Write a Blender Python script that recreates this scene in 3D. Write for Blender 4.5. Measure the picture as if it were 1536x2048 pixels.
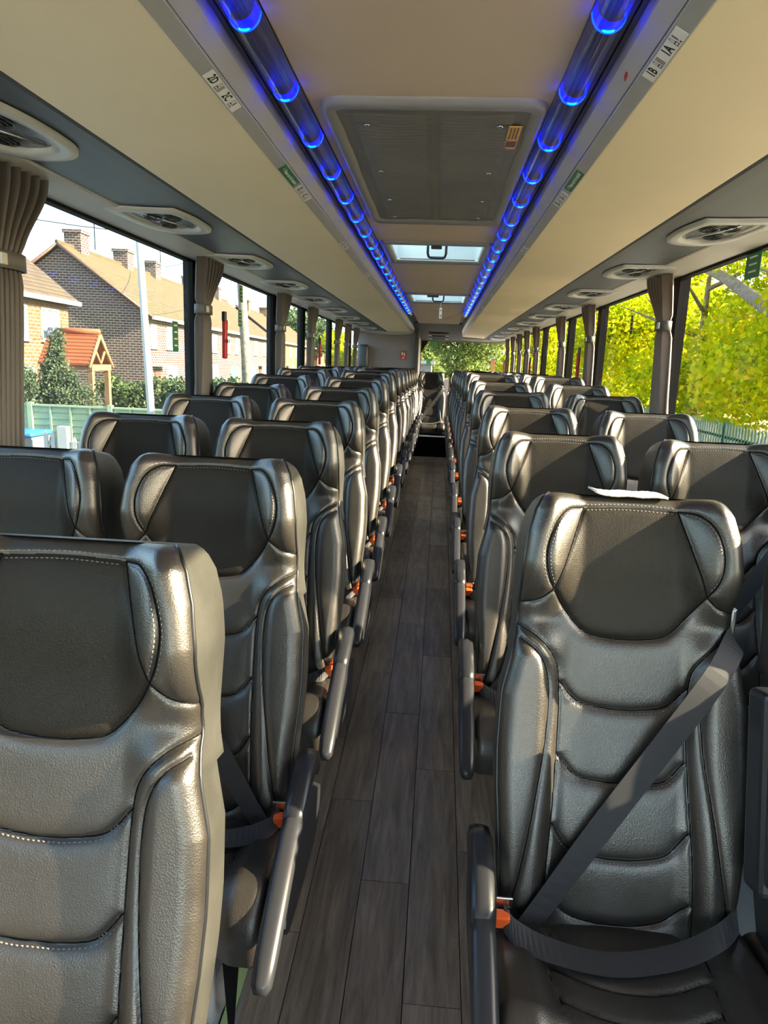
import bpy, bmesh, math, random
import numpy as np
from math import pi, sin, cos, tan, radians, sqrt
from mathutils import Matrix, Vector
for o in list(bpy.data.objects): bpy.data.objects.remove(o)
S = bpy.context.scene; COL = S.collection
random.seed(7); RNG = np.random.default_rng(11)

# ------------------------------------------------------------ camera
F = 1400.0
yaw, pitch, roll = .0707, .207, .0381
CX = .056
fwd = Vector((-sin(yaw)*cos(pitch), cos(yaw)*cos(pitch), -sin(pitch)))
rt = Vector((cos(yaw), sin(yaw), 0)); up = rt.cross(fwd)
r2 = cos(roll)*rt + sin(roll)*up; u2 = -sin(roll)*rt + cos(roll)*up
cd = bpy.data.cameras.new('camera'); cam = bpy.data.objects.new('camera', cd); COL.objects.link(cam)
cam.matrix_world = Matrix(((r2.x, u2.x, -fwd.x, CX), (r2.y, u2.y, -fwd.y, 0), (r2.z, u2.z, -fwd.z, 0), (0, 0, 0, 1)))
cd.sensor_fit = 'VERTICAL'; cd.sensor_height = 36; cd.lens = 36*F/2048; cd.clip_start = .02; cd.clip_end = 1000
S.camera = cam
# ------------------------------------------------------------ sky, sun, exposure
SUN_EL, SUN_AZ = radians(26), radians(-4.5)           # azimuth from +X towards +Y
W = bpy.data.worlds.new('world'); S.world = W; W.use_nodes = True
nt = W.node_tree; bg = nt.nodes['Background']
sky = nt.nodes.new('ShaderNodeTexSky'); sky.sky_type = 'NISHITA'; sky.sun_disc = False
sky.sun_elevation = SUN_EL; sky.sun_rotation = radians(90)-SUN_AZ
sky.air_density = 1.0; sky.dust_density = 1.5; sky.ozone_density = 1.0
nt.links.new(sky.outputs[0], bg.inputs[0]); bg.inputs[1].default_value = .44
sl = bpy.data.lights.new('sun', 'SUN'); sl.energy = 17; sl.angle = radians(.6); sl.color = (1, .86, .66)
so = bpy.data.objects.new('sun', sl); COL.objects.link(so); so.location = (30, 0, 20)
sd = Vector((cos(SUN_EL)*cos(SUN_AZ), cos(SUN_EL)*sin(SUN_AZ), sin(SUN_EL)))
so.rotation_euler = sd.to_track_quat('Z', 'Y').to_euler()
S.view_settings.view_transform = 'Standard'; S.view_settings.look = 'None'
S.view_settings.gamma = 1; S.view_settings.use_curve_mapping = False
S.view_settings.exposure = 2.5

# ------------------------------------------------------------ materials
def srgb(r, g, b):
    f = lambda c: ((c/255+.055)/1.055)**2.4 if c > 10 else c/255/12.92
    return (f(r), f(g), f(b), 1)
class M:
    def __init__(s, name):
        s.m = bpy.data.materials.new(name); s.m.use_nodes = True
        s.nt = s.m.node_tree; s.b = s.nt.nodes['Principled BSDF']
    def n(s, t, **k):
        nd = s.nt.nodes.new('ShaderNode'+t)
        for a, v in k.items():
            if a[0] == '_': nd.inputs[a[1:].replace('_', ' ')].default_value = v
            else: setattr(nd, a, v)
        return nd
    def l(s, a, b): s.nt.links.new(a, b)
    def set(s, **k):
        for a, v in k.items(): s.b.inputs[a.replace('_', ' ')].default_value = v
        return s
    def bump(s, h, st=.2, d=.002):
        bp = s.n('Bump', _Strength=st, _Distance=d); s.l(h, bp.inputs['Height']); s.l(bp.outputs[0], s.b.inputs['Normal'])
    def co(s, kind='Object', scale=(1, 1, 1)):
        t = s.n('TexCoord'); mp = s.n('Mapping'); mp.inputs['Scale'].default_value = scale
        s.l(t.outputs[kind], mp.inputs[0]); return mp.outputs[0]
    def noise(s, vec, sc, det=3, rough=.5):
        nn = s.n('TexNoise', _Scale=sc, _Detail=det, _Roughness=rough); s.l(vec, nn.inputs['Vector']); return nn
    def ramp(s, f, stops):
        r = s.n('ValToRGB'); e = r.color_ramp.elements
        while len(e) < len(stops): e.new(.5)
        for x, (p, c) in zip(e, stops): x.position = p; x.color = c
        s.l(f, r.inputs[0]); return r.outputs[0]
def plain(name, col, rough=.5, metal=0, spec=.5, nb=0, nsc=200, var=0, coat=0):
    m = M(name).set(Base_Color=col, Roughness=rough, Metallic=metal, Coat_Weight=coat, Specular_IOR_Level=spec)
    v = m.co()
    if nb: m.bump(m.noise(v, nsc, 4).outputs[0], nb, .001)
    if var:
        c2 = tuple(c*(1-var) for c in col[:3])+(1,); c3 = tuple(min(1, c*(1+var)) for c in col[:3])+(1,)
        m.l(m.ramp(m.noise(v, 3, 5, .6).outputs[0], [(.3, c2), (.7, c3)]), m.b.inputs['Base Color'])
    return m.m
def leather(name, col, rough=.4, spec=.8, coat=0):
    m = M(name).set(Roughness=rough, Specular_IOR_Level=spec, Specular_Tint=(1, .955, .89, 1), Coat_Weight=coat, Coat_Roughness=.38, Coat_Tint=(1, .96, .92, 1))
    v = m.co()
    vo = m.n('TexVoronoi', _Scale=420.); m.l(v, vo.inputs['Vector'])
    n1 = m.noise(v, 38, 4, .6); n2 = m.noise(v, 9, 3)
    ad = m.n('MixRGB', blend_type='ADD'); ad.inputs[0].default_value = 1
    sc = m.n('Math', operation='MULTIPLY'); sc.inputs[1].default_value = 1.6
    m.l(n1.outputs[0], sc.inputs[0]); m.l(vo.outputs['Distance'], ad.inputs[1]); m.l(sc.outputs[0], ad.inputs[2])
    m.bump(ad.outputs[0], .34, .0010)
    m.l(m.ramp(n2.outputs[0], [(.3, tuple(c*.82 for c in col[:3])+(1,)), (.75, tuple(c*1.15 for c in col[:3])+(1,))]), m.b.inputs['Base Color'])
    rr = m.ramp(n2.outputs[0], [(.3, (rough-.06,)*3+(1,)), (.7, (rough+.08,)*3+(1,))]); m.l(rr, m.b.inputs['Roughness'])
    return m.m
def webbing():
    m = M('belt_webbing').set(Roughness=.6, Base_Color=(.014, .0135, .015, 1), Sheen_Weight=.1)
    w = m.n('TexWave', _Scale=260., wave_type='BANDS', bands_direction='DIAGONAL'); m.l(m.co(), w.inputs['Vector']); m.bump(w.outputs[0], .25, .0006); return m.m
def emis(name, col, st):
    m = M(name).set(Base_Color=(0, 0, 0, 1), Emission_Color=col, Emission_Strength=st); return m.m
LEATHER = leather('leather_charcoal', (.021, .0185, .0155, 1), .36, 1.0, .45)
LEATHER2 = leather('leather_smooth_insert', (.019, .016, .0125, 1), .44, .24)
LEATHER4 = leather('leather_seat_panel', (.036, .033, .028, 1), .42, .5)
SEAMSHADE = plain('seam_shadow_cord', (.004, .004, .004, 1), .8, spec=.1)  # shade of the seam grooves, put in as matte black cords
LEATHER3 = leather('leather_side', (.045, .044, .038, 1), .40, .6)
PIPING = plain('black_piping', (.012, .012, .013, 1), .35)
THREAD = plain('grey_thread', (.15, .15, .14, 1), .7)
BELT = webbing()
BLACK = plain('black_plastic', (.018, .019, .022, 1), .28, nb=.05)
BLACKM = plain('black_matte', (.004, .004, .0045, 1), .7, spec=.15)
PADGREY = plain('grey_gloss_pad', (.026, .027, .031, 1), .3, spec=.35, coat=.08)
ORANGE = plain('orange_button', (.85, .12, .02, 1), .35)
STEEL = plain('steel', (.6, .6, .6, 1), .25, 1)
ALU = plain('aluminium', (.75, .77, .78, 1), .3, 1)
LEGM = plain('leg_paint', (.52, .49, .45, 1), .4, var=.12)
PLINTH = plain('plinth_grey_white', (.48, .50, .47, 1), .5, var=.08)
GREENSTRIP = plain('photoluminescent_green', (.40, .52, .22, 1), .45, var=.06)
BEIGE = plain('rack_beige', (.82, .69, .475, 1), .55, nb=.08, nsc=700, var=.03)
GREYTRIM = plain('rack_grey', (.34, .345, .335, 1), .42)
LILAC = plain('rack_lilac_grey', (.40, .40, .44, 1), .36)
DARKBAND = plain('rack_dark_grey', (.055, .06, .068, 1), .5, nb=.05)
SERVICE = plain('service_panel_grey', (.045, .055, .066, 1), .45, nb=.05)
VENTFR = plain('vent_frame', (.42, .42, .40, 1), .35)
VENTIN = plain('vent_insert', (.13, .14, .16, 1), .28)
WTRIM = plain('window_trim_beige', (.40, .385, .34, 1), .5)
CEIL = plain('ceiling_fabric', (.50, .40, .315, 1), .75, nb=.2, nsc=900, var=.04)
GRILLE = plain('grille_plastic', (.13, .127, .125, 1), .5, var=.12)
GRFRAME = plain('grille_frame', (.21, .205, .205, 1), .42)
HATCHW = plain('hatch_white', (.66, .72, .73, 1), .4)
CURT = None
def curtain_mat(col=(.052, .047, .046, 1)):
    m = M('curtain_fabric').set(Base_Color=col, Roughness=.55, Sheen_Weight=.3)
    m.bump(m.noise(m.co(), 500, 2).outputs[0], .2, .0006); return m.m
CURT = curtain_mat(); CURT_LIT = curtain_mat((.15, .105, .082, 1))  # second is the right-hand copy, its sunlit tone put into the base colour
TIE = plain('tie_band', (.10, .10, .095, 1), .6, nb=.2, nsc=600)
WALLG = plain('wall_dark', (.06, .06, .065, 1), .6)
PARTG = plain('partition_grey', (.20, .185, .20, 1), .7, nb=.1, nsc=600)
RED = plain('red_plastic', (.45, .012, .012, 1), .45)
WHITE = plain('white_print', (.75, .75, .72, 1), .5)
INK = plain('black_ink', (.01, .01, .01, 1), .6)
GREENLBL = plain('green_label', (.03, .16, .07, 1), .5)
YEL = plain('yellow_label', (.65, .38, .10, 1), .5)
def glass_mat(name, tint, refl=.07, haze=0):
    m = bpy.data.materials.new(name); m.use_nodes = True; t = m.node_tree; t.nodes.clear()
    o = t.nodes.new('ShaderNodeOutputMaterial'); a = t.nodes.new('ShaderNodeBsdfTransparent'); g = t.nodes.new('ShaderNodeBsdfGlossy')
    a.inputs[0].default_value = tint; g.inputs['Roughness'].default_value = .02
    mx = t.nodes.new('ShaderNodeMixShader'); lw = t.nodes.new('ShaderNodeLayerWeight'); lw.inputs[0].default_value = .25
    mu = t.nodes.new('ShaderNodeMath'); mu.operation = 'MULTIPLY_ADD'; mu.inputs[1].default_value = .05; mu.inputs[2].default_value = 0
    t.links.new(lw.outputs['Fresnel'], mu.inputs[0]); t.links.new(mu.outputs[0], mx.inputs[0])
    t.links.new(a.outputs[0], mx.inputs[1]); t.links.new(g.outputs[0], mx.inputs[2])
    out = mx.outputs[0]
    if haze:     # milky haze put into the pane: a little of the light is scattered
        tr = t.nodes.new('ShaderNodeBsdfTranslucent'); tr.inputs[0].default_value = (.9, .9, .9, 1)
        n = t.nodes.new('ShaderNodeTexNoise'); n.inputs['Scale'].default_value = 2.5; n.inputs['Detail'].default_value = 5
        tc = t.nodes.new('ShaderNodeTexCoord'); t.links.new(tc.outputs['Object'], n.inputs['Vector'])
        m2 = t.nodes.new('ShaderNodeMath'); m2.operation = 'MULTIPLY'; m2.inputs[1].default_value = haze*2; t.links.new(n.outputs[0], m2.inputs[0])
        mh = t.nodes.new('ShaderNodeMixShader'); t.links.new(m2.outputs[0], mh.inputs[0]); t.links.new(out, mh.inputs[1]); t.links.new(tr.outputs[0], mh.inputs[2]); out = mh.outputs[0]
    t.links.new(out, o.inputs[0]); return m
GLASS = glass_mat('bus_glass', (.56, .56, .53, 1))
GLASSL = glass_mat('bus_glass_hazy', (.52, .55, .54, 1), haze=.005)
CLEAR = glass_mat('clear_glass', (.95, .97, .97, 1)); HGLASS = glass_mat('hatch_tinted_glass', (.50, .58, .60, 1))
LEDBLUE = emis('led_blue', (.0, .006, 1, 1), 6)
LEDCORE = emis('led_core', (.0, .30, 1, 1), 2.6)
def tube_mat():
    m = M('tube_blue').set(Base_Color=(.045, .045, .13, 1), Roughness=.15, Alpha=.6, Coat_Weight=.3); return m.m
TUBE = tube_mat()
def plank_mat():
    m = M('vinyl_wood').set(Roughness=.36, Specular_IOR_Level=.45)
    oi = m.n('ObjectInfo'); v = m.co('Object', (26, 2.2, 1))
    ad = m.n('VectorMath', operation='ADD'); sc = m.n('VectorMath', operation='SCALE'); sc.inputs['Scale'].default_value = 40
    cb = m.n('CombineXYZ'); m.l(oi.outputs['Random'], cb.inputs[0]); m.l(oi.outputs['Random'], cb.inputs[1]); m.l(cb.outputs[0], sc.inputs[0])
    m.l(v, ad.inputs[0]); m.l(sc.outputs[0], ad.inputs[1])
    n = m.noise(ad.outputs[0], 1.6, 8, .68); n.inputs['Distortion'].default_value = .6
    c = m.ramp(n.outputs[0], [(.25, (.085, .066, .049, 1)), (.5, (.21, .168, .127, 1)), (.78, (.37, .305, .24, 1))])
    hs = m.n('HueSaturation'); m.l(c, hs.inputs['Color'])
    mr = m.n('MapRange'); mr.inputs[3].default_value = .78; mr.inputs[4].default_value = 1.25; m.l(oi.outputs['Random'], mr.inputs[0]); m.l(mr.outputs[0], hs.inputs['Value'])
    m.l(hs.outputs[0], m.b.inputs['Base Color'])
    d = m.noise(m.co('Object', (1, 1, 1)), 6, 4, .6); m.l(m.ramp(d.outputs[0], [(.35, (.30,)*3+(1,)), (.7, (.48,)*3+(1,))]), m.b.inputs['Roughness'])
    m.bump(n.outputs[0], .12, .001); return m.m
PLANK = plank_mat()

# ------------------------------------------------------------ mesh helpers
def mesh(name, V, Fc, mat=None, smooth=False):
    me = bpy.data.meshes.new(name); me.from_pydata([tuple(map(float, v)) for v in V], [], [tuple(map(int, f)) for f in Fc])
    if mat: me.materials.append(mat)
    if smooth: me.polygons.foreach_set('use_smooth', [True]*len(me.polygons))
    me.update(); return me
def link(name, me, parent=None, loc=(0, 0, 0), rot=(0, 0, 0), **kw):
    o = bpy.data.objects.new(name, me); COL.objects.link(o); o.location = loc; o.rotation_euler = rot
    if parent: o.parent = parent
    for k, v in kw.items(): o[k] = v
    return o
def thing(name, label, cat, loc=(0, 0, 0), rot=(0, 0, 0), group=None):
    o = bpy.data.objects.new(name, None); COL.objects.link(o); o.location = loc; o.rotation_euler = rot; o.empty_display_size = .05
    o['label'] = label; o['category'] = cat
    if group: o['group'] = group
    return o
def bmo(bm, name, mat, smooth=False):
    me = bpy.data.meshes.new(name); bmesh.ops.recalc_face_normals(bm, faces=bm.faces); bm.to_mesh(me); bm.free(); me.materials.append(mat)
    if smooth: me.polygons.foreach_set('use_smooth', [True]*len(me.polygons)); 
    return me
def boxbm(bm, c, s, bev=0, seg=2, rot=None):
    r = bmesh.ops.create_cube(bm, size=1); vs = r['verts']
    bmesh.ops.scale(bm, vec=s, verts=vs)
    if bev:
        es = list({e for v in vs for e in v.link_edges})
        q = bmesh.ops.bevel(bm, geom=es, offset=bev, segments=seg, profile=.5, affect='EDGES'); vs = list({v for f in q['faces'] for v in f.verts} | {v for v in vs if v.is_valid})
    if rot: bmesh.ops.rotate(bm, verts=vs, matrix=Matrix.Rotation(rot[0], 3, rot[1]))
    bmesh.ops.translate(bm, vec=c, verts=vs)
def box(name, c, s, mat, parent=None, bev=0, seg=2, rot=None, **kw):
    bm = bmesh.new(); boxbm(bm, c, s, bev, seg, rot); return link(name, bmo(bm, name, mat, False), parent, **kw)
def tubegeo(pts, r, n=8, closed=False, caps=True):
    pts = [Vector(p) for p in pts]; V = []; Fc = []; m = len(pts)
    rr = r if isinstance(r, (list, tuple)) else [r]*m
    prev = None
    for i, p in enumerate(pts):
        if closed: d = pts[(i+1) % m]-pts[i-1]
        else: d = pts[min(i+1, m-1)]-pts[max(i-1, 0)]
        d.normalize()
        if prev is None: a = d.orthogonal().normalized()
        else: a = (prev-d*prev.dot(d)); a = a.normalized() if a.length > 1e-6 else d.orthogonal().normalized()
        prev = a; b = d.cross(a)
        for k in range(n):
            t = 2*pi*k/n; V.append(p+rr[i]*(cos(t)*a+sin(t)*b))
    for i in range(m if closed else m-1):
        j = (i+1) % m
        for k in range(n): Fc.append((i*n+k, i*n+(k+1) % n, j*n+(k+1) % n, j*n+k))
    if caps and not closed: Fc.append(tuple(range(n))[::-1]); Fc.append(tuple((m-1)*n+k for k in range(n)))
    return V, Fc
def tube(name, pts, r, mat, parent=None, n=8, closed=False, **kw):
    V, Fc = tubegeo(pts, r, n, closed); return link(name, mesh(name, V, Fc, mat, True), parent, **kw)
def merge(geos):
    V = []; Fc = []
    for v, f in geos:
        o = len(V); V += list(v); Fc += [tuple(i+o for i in q) for q in f]
    return V, Fc
def boxgeo(x0, x1, y0, y1, z0, z1):
    V = [(x, y, z) for x in (x0, x1) for y in (y0, y1) for z in (z0, z1)]
    return V, [(0, 1, 3, 2), (4, 6, 7, 5), (0, 4, 5, 1), (2, 3, 7, 6), (0, 2, 6, 4), (1, 5, 7, 3)]
def prism(name, prof, y0, y1, mat, parent=None, closed=True, **kw):
    "profile in XZ extruded along Y"
    n = len(prof); V = [(x, y0, z) for x, z in prof]+[(x, y1, z) for x, z in prof]
    Fc = [(i, (i+1) % n, n+(i+1) % n, n+i) for i in range(n if closed else n-1)]
    if closed: Fc += [tuple(range(n))[::-1], tuple(range(n, 2*n))]
    me = mesh(name, V, Fc, mat)
    bm = bmesh.new(); bm.from_mesh(me); bmesh.ops.recalc_face_normals(bm, faces=bm.faces); bm.to_mesh(me); bm.free()
    return link(name, me, parent, **kw)
def cr(pts, n=12):
    "catmull-rom through 2D/3D points"
    P = np.array(pts, float); P = np.vstack([2*P[0]-P[1], P, 2*P[-1]-P[-2]]); out = []
    for i in range(1, len(P)-2):
        p0, p1, p2, p3 = P[i-1], P[i], P[i+1], P[i+2]
        for k in range(n):
            t = k/n; out.append(.5*((2*p1)+(-p0+p2)*t+(2*p0-5*p1+4*p2-p3)*t*t+(-p0+3*p1-3*p2+p3)*t**3))
    out.append(P[-2]); return np.array(out)
def text(name, s, size, mat, parent, loc, rot=(0, 0, 0), sx=1.):
    c = bpy.data.curves.new(name, 'FONT'); c.body = s; c.size = size; c.align_x = 'CENTER'; c.align_y = 'CENTER'; c.resolution_u = 2; c.offset = size*.028
    o = bpy.data.objects.new('tmp', c); COL.objects.link(o); bpy.context.view_layer.update()
    me = bpy.data.meshes.new_from_object(o); bpy.data.objects.remove(o); me.materials.clear(); me.materials.append(mat)
    t = link(name, me, parent, loc, rot); t.scale = (sx, 1, 1); return t

FZ = lambda y: .05*min(max(y, -2.4), 5.3)          # the aisle ramps up, then runs level
AISLE = -1.55; SEATF = -1.52
HW = 1.20; YR = 13.0; YF = -3.1

# ============================================================ SETTING: bus shell
def ramp_box(name, x0, x1, ys, ztop, zbot, mat, parent=None, **kw):
    V = []; Fc = []
    for y in ys: V += [(x0, y, ztop+FZ(y)), (x1, y, ztop+FZ(y)), (x1, y, zbot+FZ(y)), (x0, y, zbot+FZ(y))]
    for i in range(len(ys)-1):
        a = 4*i; b = a+4
        for k in range(4): Fc.append((a+k, b+k, b+(k+1) % 4, a+(k+1) % 4))
    n = 4*(len(ys)-1); Fc += [(0, 1, 2, 3), (n+3, n+2, n+1, n)]
    return link(name, mesh(name, V, Fc, mat), parent, **kw)
ys = [YF, 0, 2, 4, 5.3, YR]
floor = ramp_box('floor', -HW-.06, HW+.06, ys, AISLE-.03, AISLE-.08, BLACKM, kind='structure')
# vinyl planks along the aisle, each a slab of its own
cols = [(-.32, -.235), (-.235, -.095), (-.095, .045), (.045, .185), (.185, .32)]
for ci, (a, b) in enumerate(cols):
    y = -1.2+[.0, .55, .2, .75, .35][ci]
    while y < 10.1:
        L = .92; y1 = min(y+L, 10.19); g = .0012
        dz = random.uniform(-.0006, .0006)
        V = [(x, yy, AISLE+FZ(yy)+dz+zz) for yy in (y+g, y1-g) for x in (a+g, b-g) for zz in (0, -.02)]
        cy_ = (y+y1)/2; cxx = (a+b)/2; cz = AISLE+FZ(cy_)
        V = [(v[0]-cxx, v[1]-cy_, v[2]-cz) for v in V]
        link('floor_plank', mesh('floor_plank', V, [(0, 2, 6, 4), (1, 5, 7, 3), (0, 4, 5, 1), (2, 3, 7, 6), (0, 1, 3, 2), (4, 6, 7, 5)], PLANK), floor, (cxx, cy_, cz))
        y += L
for s, nm in ((-1, 'left'), (1, 'right')):
    k = ramp_box('trim_plinth_'+nm, s*.324, s*(HW+.01), ys[:-1]+[10.2], SEATF, AISLE-.01, PLINTH, kind='structure')
    # glow-in-the-dark strip in lengths, with aluminium edge
    y = -1.0
    while y < 10.0:
        y1 = min(y+.46, 10.18)
        ramp_box('glow_strip', s*.332, s*.357, [y+.001, (y+y1)/2, y1-.001], SEATF+.003, SEATF-.001, GREENSTRIP, k); y += .46
    ramp_box('edge_strip', s*.319, s*.3305, [-1.5, 0, 2, 4, 5.3, 10.2], SEATF+.004, AISLE, ALU, k)
    ramp_box('seam_line', s*.3585, s*.3605, [-1.5, 0, 2, 4, 5.3, 10.2], SEATF+.0035, SEATF, BLACKM, k)
# step to the rear bench
link('trim_rear_riser', mesh('r', *boxgeo(-.325, .325, 10.2, 13, AISLE-.05+FZ(9), -.985), BLACKM), kind='structure')
link('trim_rear_step_edge', mesh('r', *boxgeo(-.325, .325, 10.185, 10.205, -.995, -.978), ALU), kind='structure')
# side walls, windows
PILS = {-1: [-2.2, .2, 1.92, 3.625, 5.345, 6.49, 8.11, 9.9, 11.6], 1: [-2.2, .3, 2.0, 3.715, 5.40, 6.63, 8.23, 9.95, 11.6]}
ZS, ZT = -.40, .475
WINCOL = {}
wn = 1
for s, nm in ((-1, 'left'), (1, 'right')):
    w = link('wall_'+nm, mesh('w', *merge([boxgeo(s*HW, s*(HW+.06), YF, YR, -1.7, ZS-.02), boxgeo(s*(HW+.0), s*(HW+.06), YF, YR, ZT+.02, .86)]), WALLG), kind='structure')
    link('window_ledge', mesh('w', *boxgeo(s*(HW-.04), s*(HW+.002), YF, YR, ZS-.045, ZS-.018), WTRIM), w)
    PIL = PILS[s]
    for p in PIL:
        link('pillar', mesh('w', *boxgeo(s*(HW-.004), s*(HW+.045), p-.06, p+.06, ZS-.03, ZT+.03), BLACKM), w)
    P2 = [YF]+PIL+[YR]
    for a, b in zip(PIL[:-1], PIL[1:]):
        g = link('window_%d' % wn, mesh('g', *boxgeo(s*(HW+.012), s*(HW+.018), a+.05, b-.05, ZS-.02, ZT+.02), GLASSL if s < 0 else GLASS), kind='structure'); wn += 1
        t = .018
        link('frame', mesh('f', *merge([boxgeo(s*(HW-.002), s*(HW+.03), a+.05, b-.05, ZS-.03, ZS+t-.01), boxgeo(s*(HW-.002), s*(HW+.03), a+.05, b-.05, ZT-.012, ZT+.03)]), BLACKM), g)
# roof skin, closed over the racks; openings at the hatches
HAT = [(3.44, 3.99), (5.74, 6.44)]
def slab_with_holes(name, x0, x1, y0, y1, holes, z0, z1, mat, crown=0, **kw):
    xs = [x0, -.215, 0, .235, x1]; yy = sorted({y0, y1, *[h for q in holes for h in q]})
    G = []
    for i in range(len(xs)-1):
        for j in range(len(yy)-1):
            if xs[i] >= -.216 and xs[i+1] <= .236 and any(abs(yy[j]-h[0]) < 1e-6 for h in holes): continue
            G.append(boxgeo(xs[i], xs[i+1], yy[j], yy[j+1], z0, z1))
    return link(name, mesh(name, *merge(G), mat), **kw)
slab_with_holes('trim_roof', -HW-.07, HW+.07, YF, YR+.1, HAT, .80, .84, HATCHW, kind='structure')
CZ = .56
ceil = slab_with_holes('ceiling', -.262, .272, YF, 9.6, HAT, CZ, CZ+.03, CEIL, kind='structure')
# dropped rear ceiling down to the back window
V = [(x, y, z) for y, z in ((9.6, CZ+.002), (12.95, .465)) for x in (-.45, .9)]+[(x, y, z+.05) for y, z in ((9.6, CZ), (12.95, .465)) for x in (-.45, .9)]
link('ceiling_rear', mesh('c', V, [(0, 1, 3, 2), (4, 6, 7, 5), (0, 4, 5, 1), (2, 3, 7, 6), (0, 2, 6, 4), (1, 5, 7, 3)], plain('rear_header', (.03, .03, .028, 1), .7)), kind='structure')
# rear wall with window
RW = link('wall_rear', mesh('w', *merge([boxgeo(-HW-.06, -.30, YR, YR+.06, -1.7, .86), boxgeo(1.22, HW+.06, YR, YR+.06, -1.7, .86), boxgeo(-.30, 1.22, YR, YR+.06, -1.7, -.22), boxgeo(-.30, 1.22, YR, YR+.06, .445, .86)]), WALLG), kind='structure')
link('corner_infill', mesh('w', [(-.30, YR-.01, .25), (-.30, YR-.01, .45), (-.18, YR-.01, .45), (-.30, YR+.03, .25), (-.30, YR+.03, .45), (-.18, YR+.03, .45)], [(0, 2, 1), (3, 4, 5), (0, 3, 5, 2), (0, 1, 4, 3), (1, 2, 5, 4)], BLACKM), RW)
g = link('window_rear', mesh('g', *boxgeo(-.30, 1.22, YR+.02, YR+.026, -.22, .445), GLASS), kind='structure')
# front: windscreen opening
link('wall_front', mesh('w', *merge([boxgeo(-HW-.06, HW+.06, YF-.06, YF, -1.7, -.9), boxgeo(-HW-.06, HW+.06, YF-.06, YF, .35, .86)]), WALLG), kind='structure')
link('window_windscreen', mesh('g', *boxgeo(-HW-.03, HW+.03, YF-.03, YF-.024, -.9, .35), CLEAR), kind='structure')
# grey partition of the rear compartment
PT = link('wall_partition', mesh('w', *merge([boxgeo(-HW, -.315, 10.8, 10.84, -1.5, .86), boxgeo(-.33, -.315, 10.84, YR, -1.5, .86)]), PARTG), kind='structure')
link('edge_post', mesh('p', *boxgeo(-.34, -.285, 10.76, 10.86, -1.5, .84), WALLG), PT)
link('edge_beading', mesh('p', *boxgeo(-.287, -.280, 10.765, 10.80, -1.3, .50), VENTFR), PT)
sg = link('emergency_sign', mesh('p', *boxgeo(-.545, -.465, 10.79, 10.80, .095, .215), RED), PT, label='small red sign with white marks')
link('sign_symbol', mesh('p', *merge([boxgeo(-.532, -.515, 10.786, 10.79, .15, .20), boxgeo(-.498, -.484, 10.786, 10.79, .14, .19), boxgeo(-.525, -.490, 10.786, 10.79, .108, .122)]), WHITE), sg)
bm = bmesh.new(); boxbm(bm, (-1.10, 10.70, .12), (.16, .18, .34), .05, 4)
link('corner_cover', bmo(bm, 'cc', SERVICE, True), PT)
bm = bmesh.new(); boxbm(bm, (-1.13, 10.68, -.32), (.12, .14, .5), .04, 4)
link('corner_cover', bmo(bm, 'cc', SERVICE, True), PT)
# rear header fittings and stickers
hd = thing('rear_speaker_panel', 'small grey twin slotted speaker panel above the back window', 'speaker', (0, 11.6, .492))
for y0, z0 in ((-.35, .0), (.35, -.0)):
    link('grille', mesh('h', *boxgeo(-.15, .16, y0-.16, y0+.16, -.028-y0*.028, -.012-y0*.028), GRFRAME), hd)
    for k in range(4): link('slot', mesh('h', *boxgeo(-.10, .11, y0-.12+.07*k, y0-.09+.07*k, -.033-y0*.028, -.026-y0*.028), BLACKM), hd)
st = link('exit_sticker', mesh('h', *boxgeo(-.135, -.02, YR+.010, YR+.016, .36, .455), GREENLBL), label='dark green sticker at the top of the back window', category='sticker')
st = link('exit_sticker', mesh('h', *boxgeo(-.20, -.12, YR+.010, YR+.016, .02, .14), GREENLBL), label='dark green sticker low on the left of the back window', category='sticker')

# ============================================================ luggage racks
def rack(s, nm, yend):
    t = thing('luggage_rack', 'long %s-hand overhead luggage rack with beige underside and grey edge rail' % nm, 'luggage rack', (0, 0, 0))
    X = lambda v: [(s*a, b) for a, b in v]
    y0 = YF+.02
    prism('underside_panel', X([(.402, .497), (.755, .489), (.755, .505), (.402, .513)]), y0, yend, BEIGE, t)
    prism('front_rail', X([(.345, .532), (.352, .527), (.372, .512), (.3735, .5145), (.37, .56), (.345, .56)]), y0, yend, LILAC, t)
    prism('label_rail', X([(.374, .511), (.3755, .5085), (.399, .4955), (.4015, .497), (.4015, .53), (.374, .53)]), y0, yend, GREYTRIM, t)
    prism('dark_band', X([(.757, .489), (.765, .486), (.80, .488), (.812, .496), (.812, .52), (.757, .52)]), y0, yend, DARKBAND, t)
    prism('service_channel', X([(.812, .497), (.86, .4985), (.95, .4985), (1.06, .4975), (1.06, .52), (.812, .52)]), y0, yend, SERVICE, t)
    prism('window_cornice', X([(1.06, .495), (1.066, .491), (1.20, .474), (1.20, .53), (1.06, .53)]), y0, yend, WTRIM, t)
    prism('light_channel', X([(.262, .585), (.262, .563), (.268, .575), (.318, .575), (.322, .556), (.331, .556), (.331, .565), (.335, .565), (.335, .556), (.344, .556), (.344, .585)]), y0, min(yend, 9.6), DARKBAND, t)
    prism('back_board', X([(.345, .56), (.352, .56), (.352, .80), (.345, .80)]), y0, yend, DARKBAND, t)
    # rounded end moulding
    P = [(.36, .56), (.362, .505), (.38, .478), (.43, .462), (.60, .448), (.80, .448), (.98, .458), (1.10, .475), (1.195, .49), (1.195, .80), (.36, .80)]
    prism('end_cap', X(P), yend, yend+.035, GREYTRIM, t)
    return t
RL = rack(-1, 'left', 10.74); RR = rack(1, 'right', 12.3)
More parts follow.
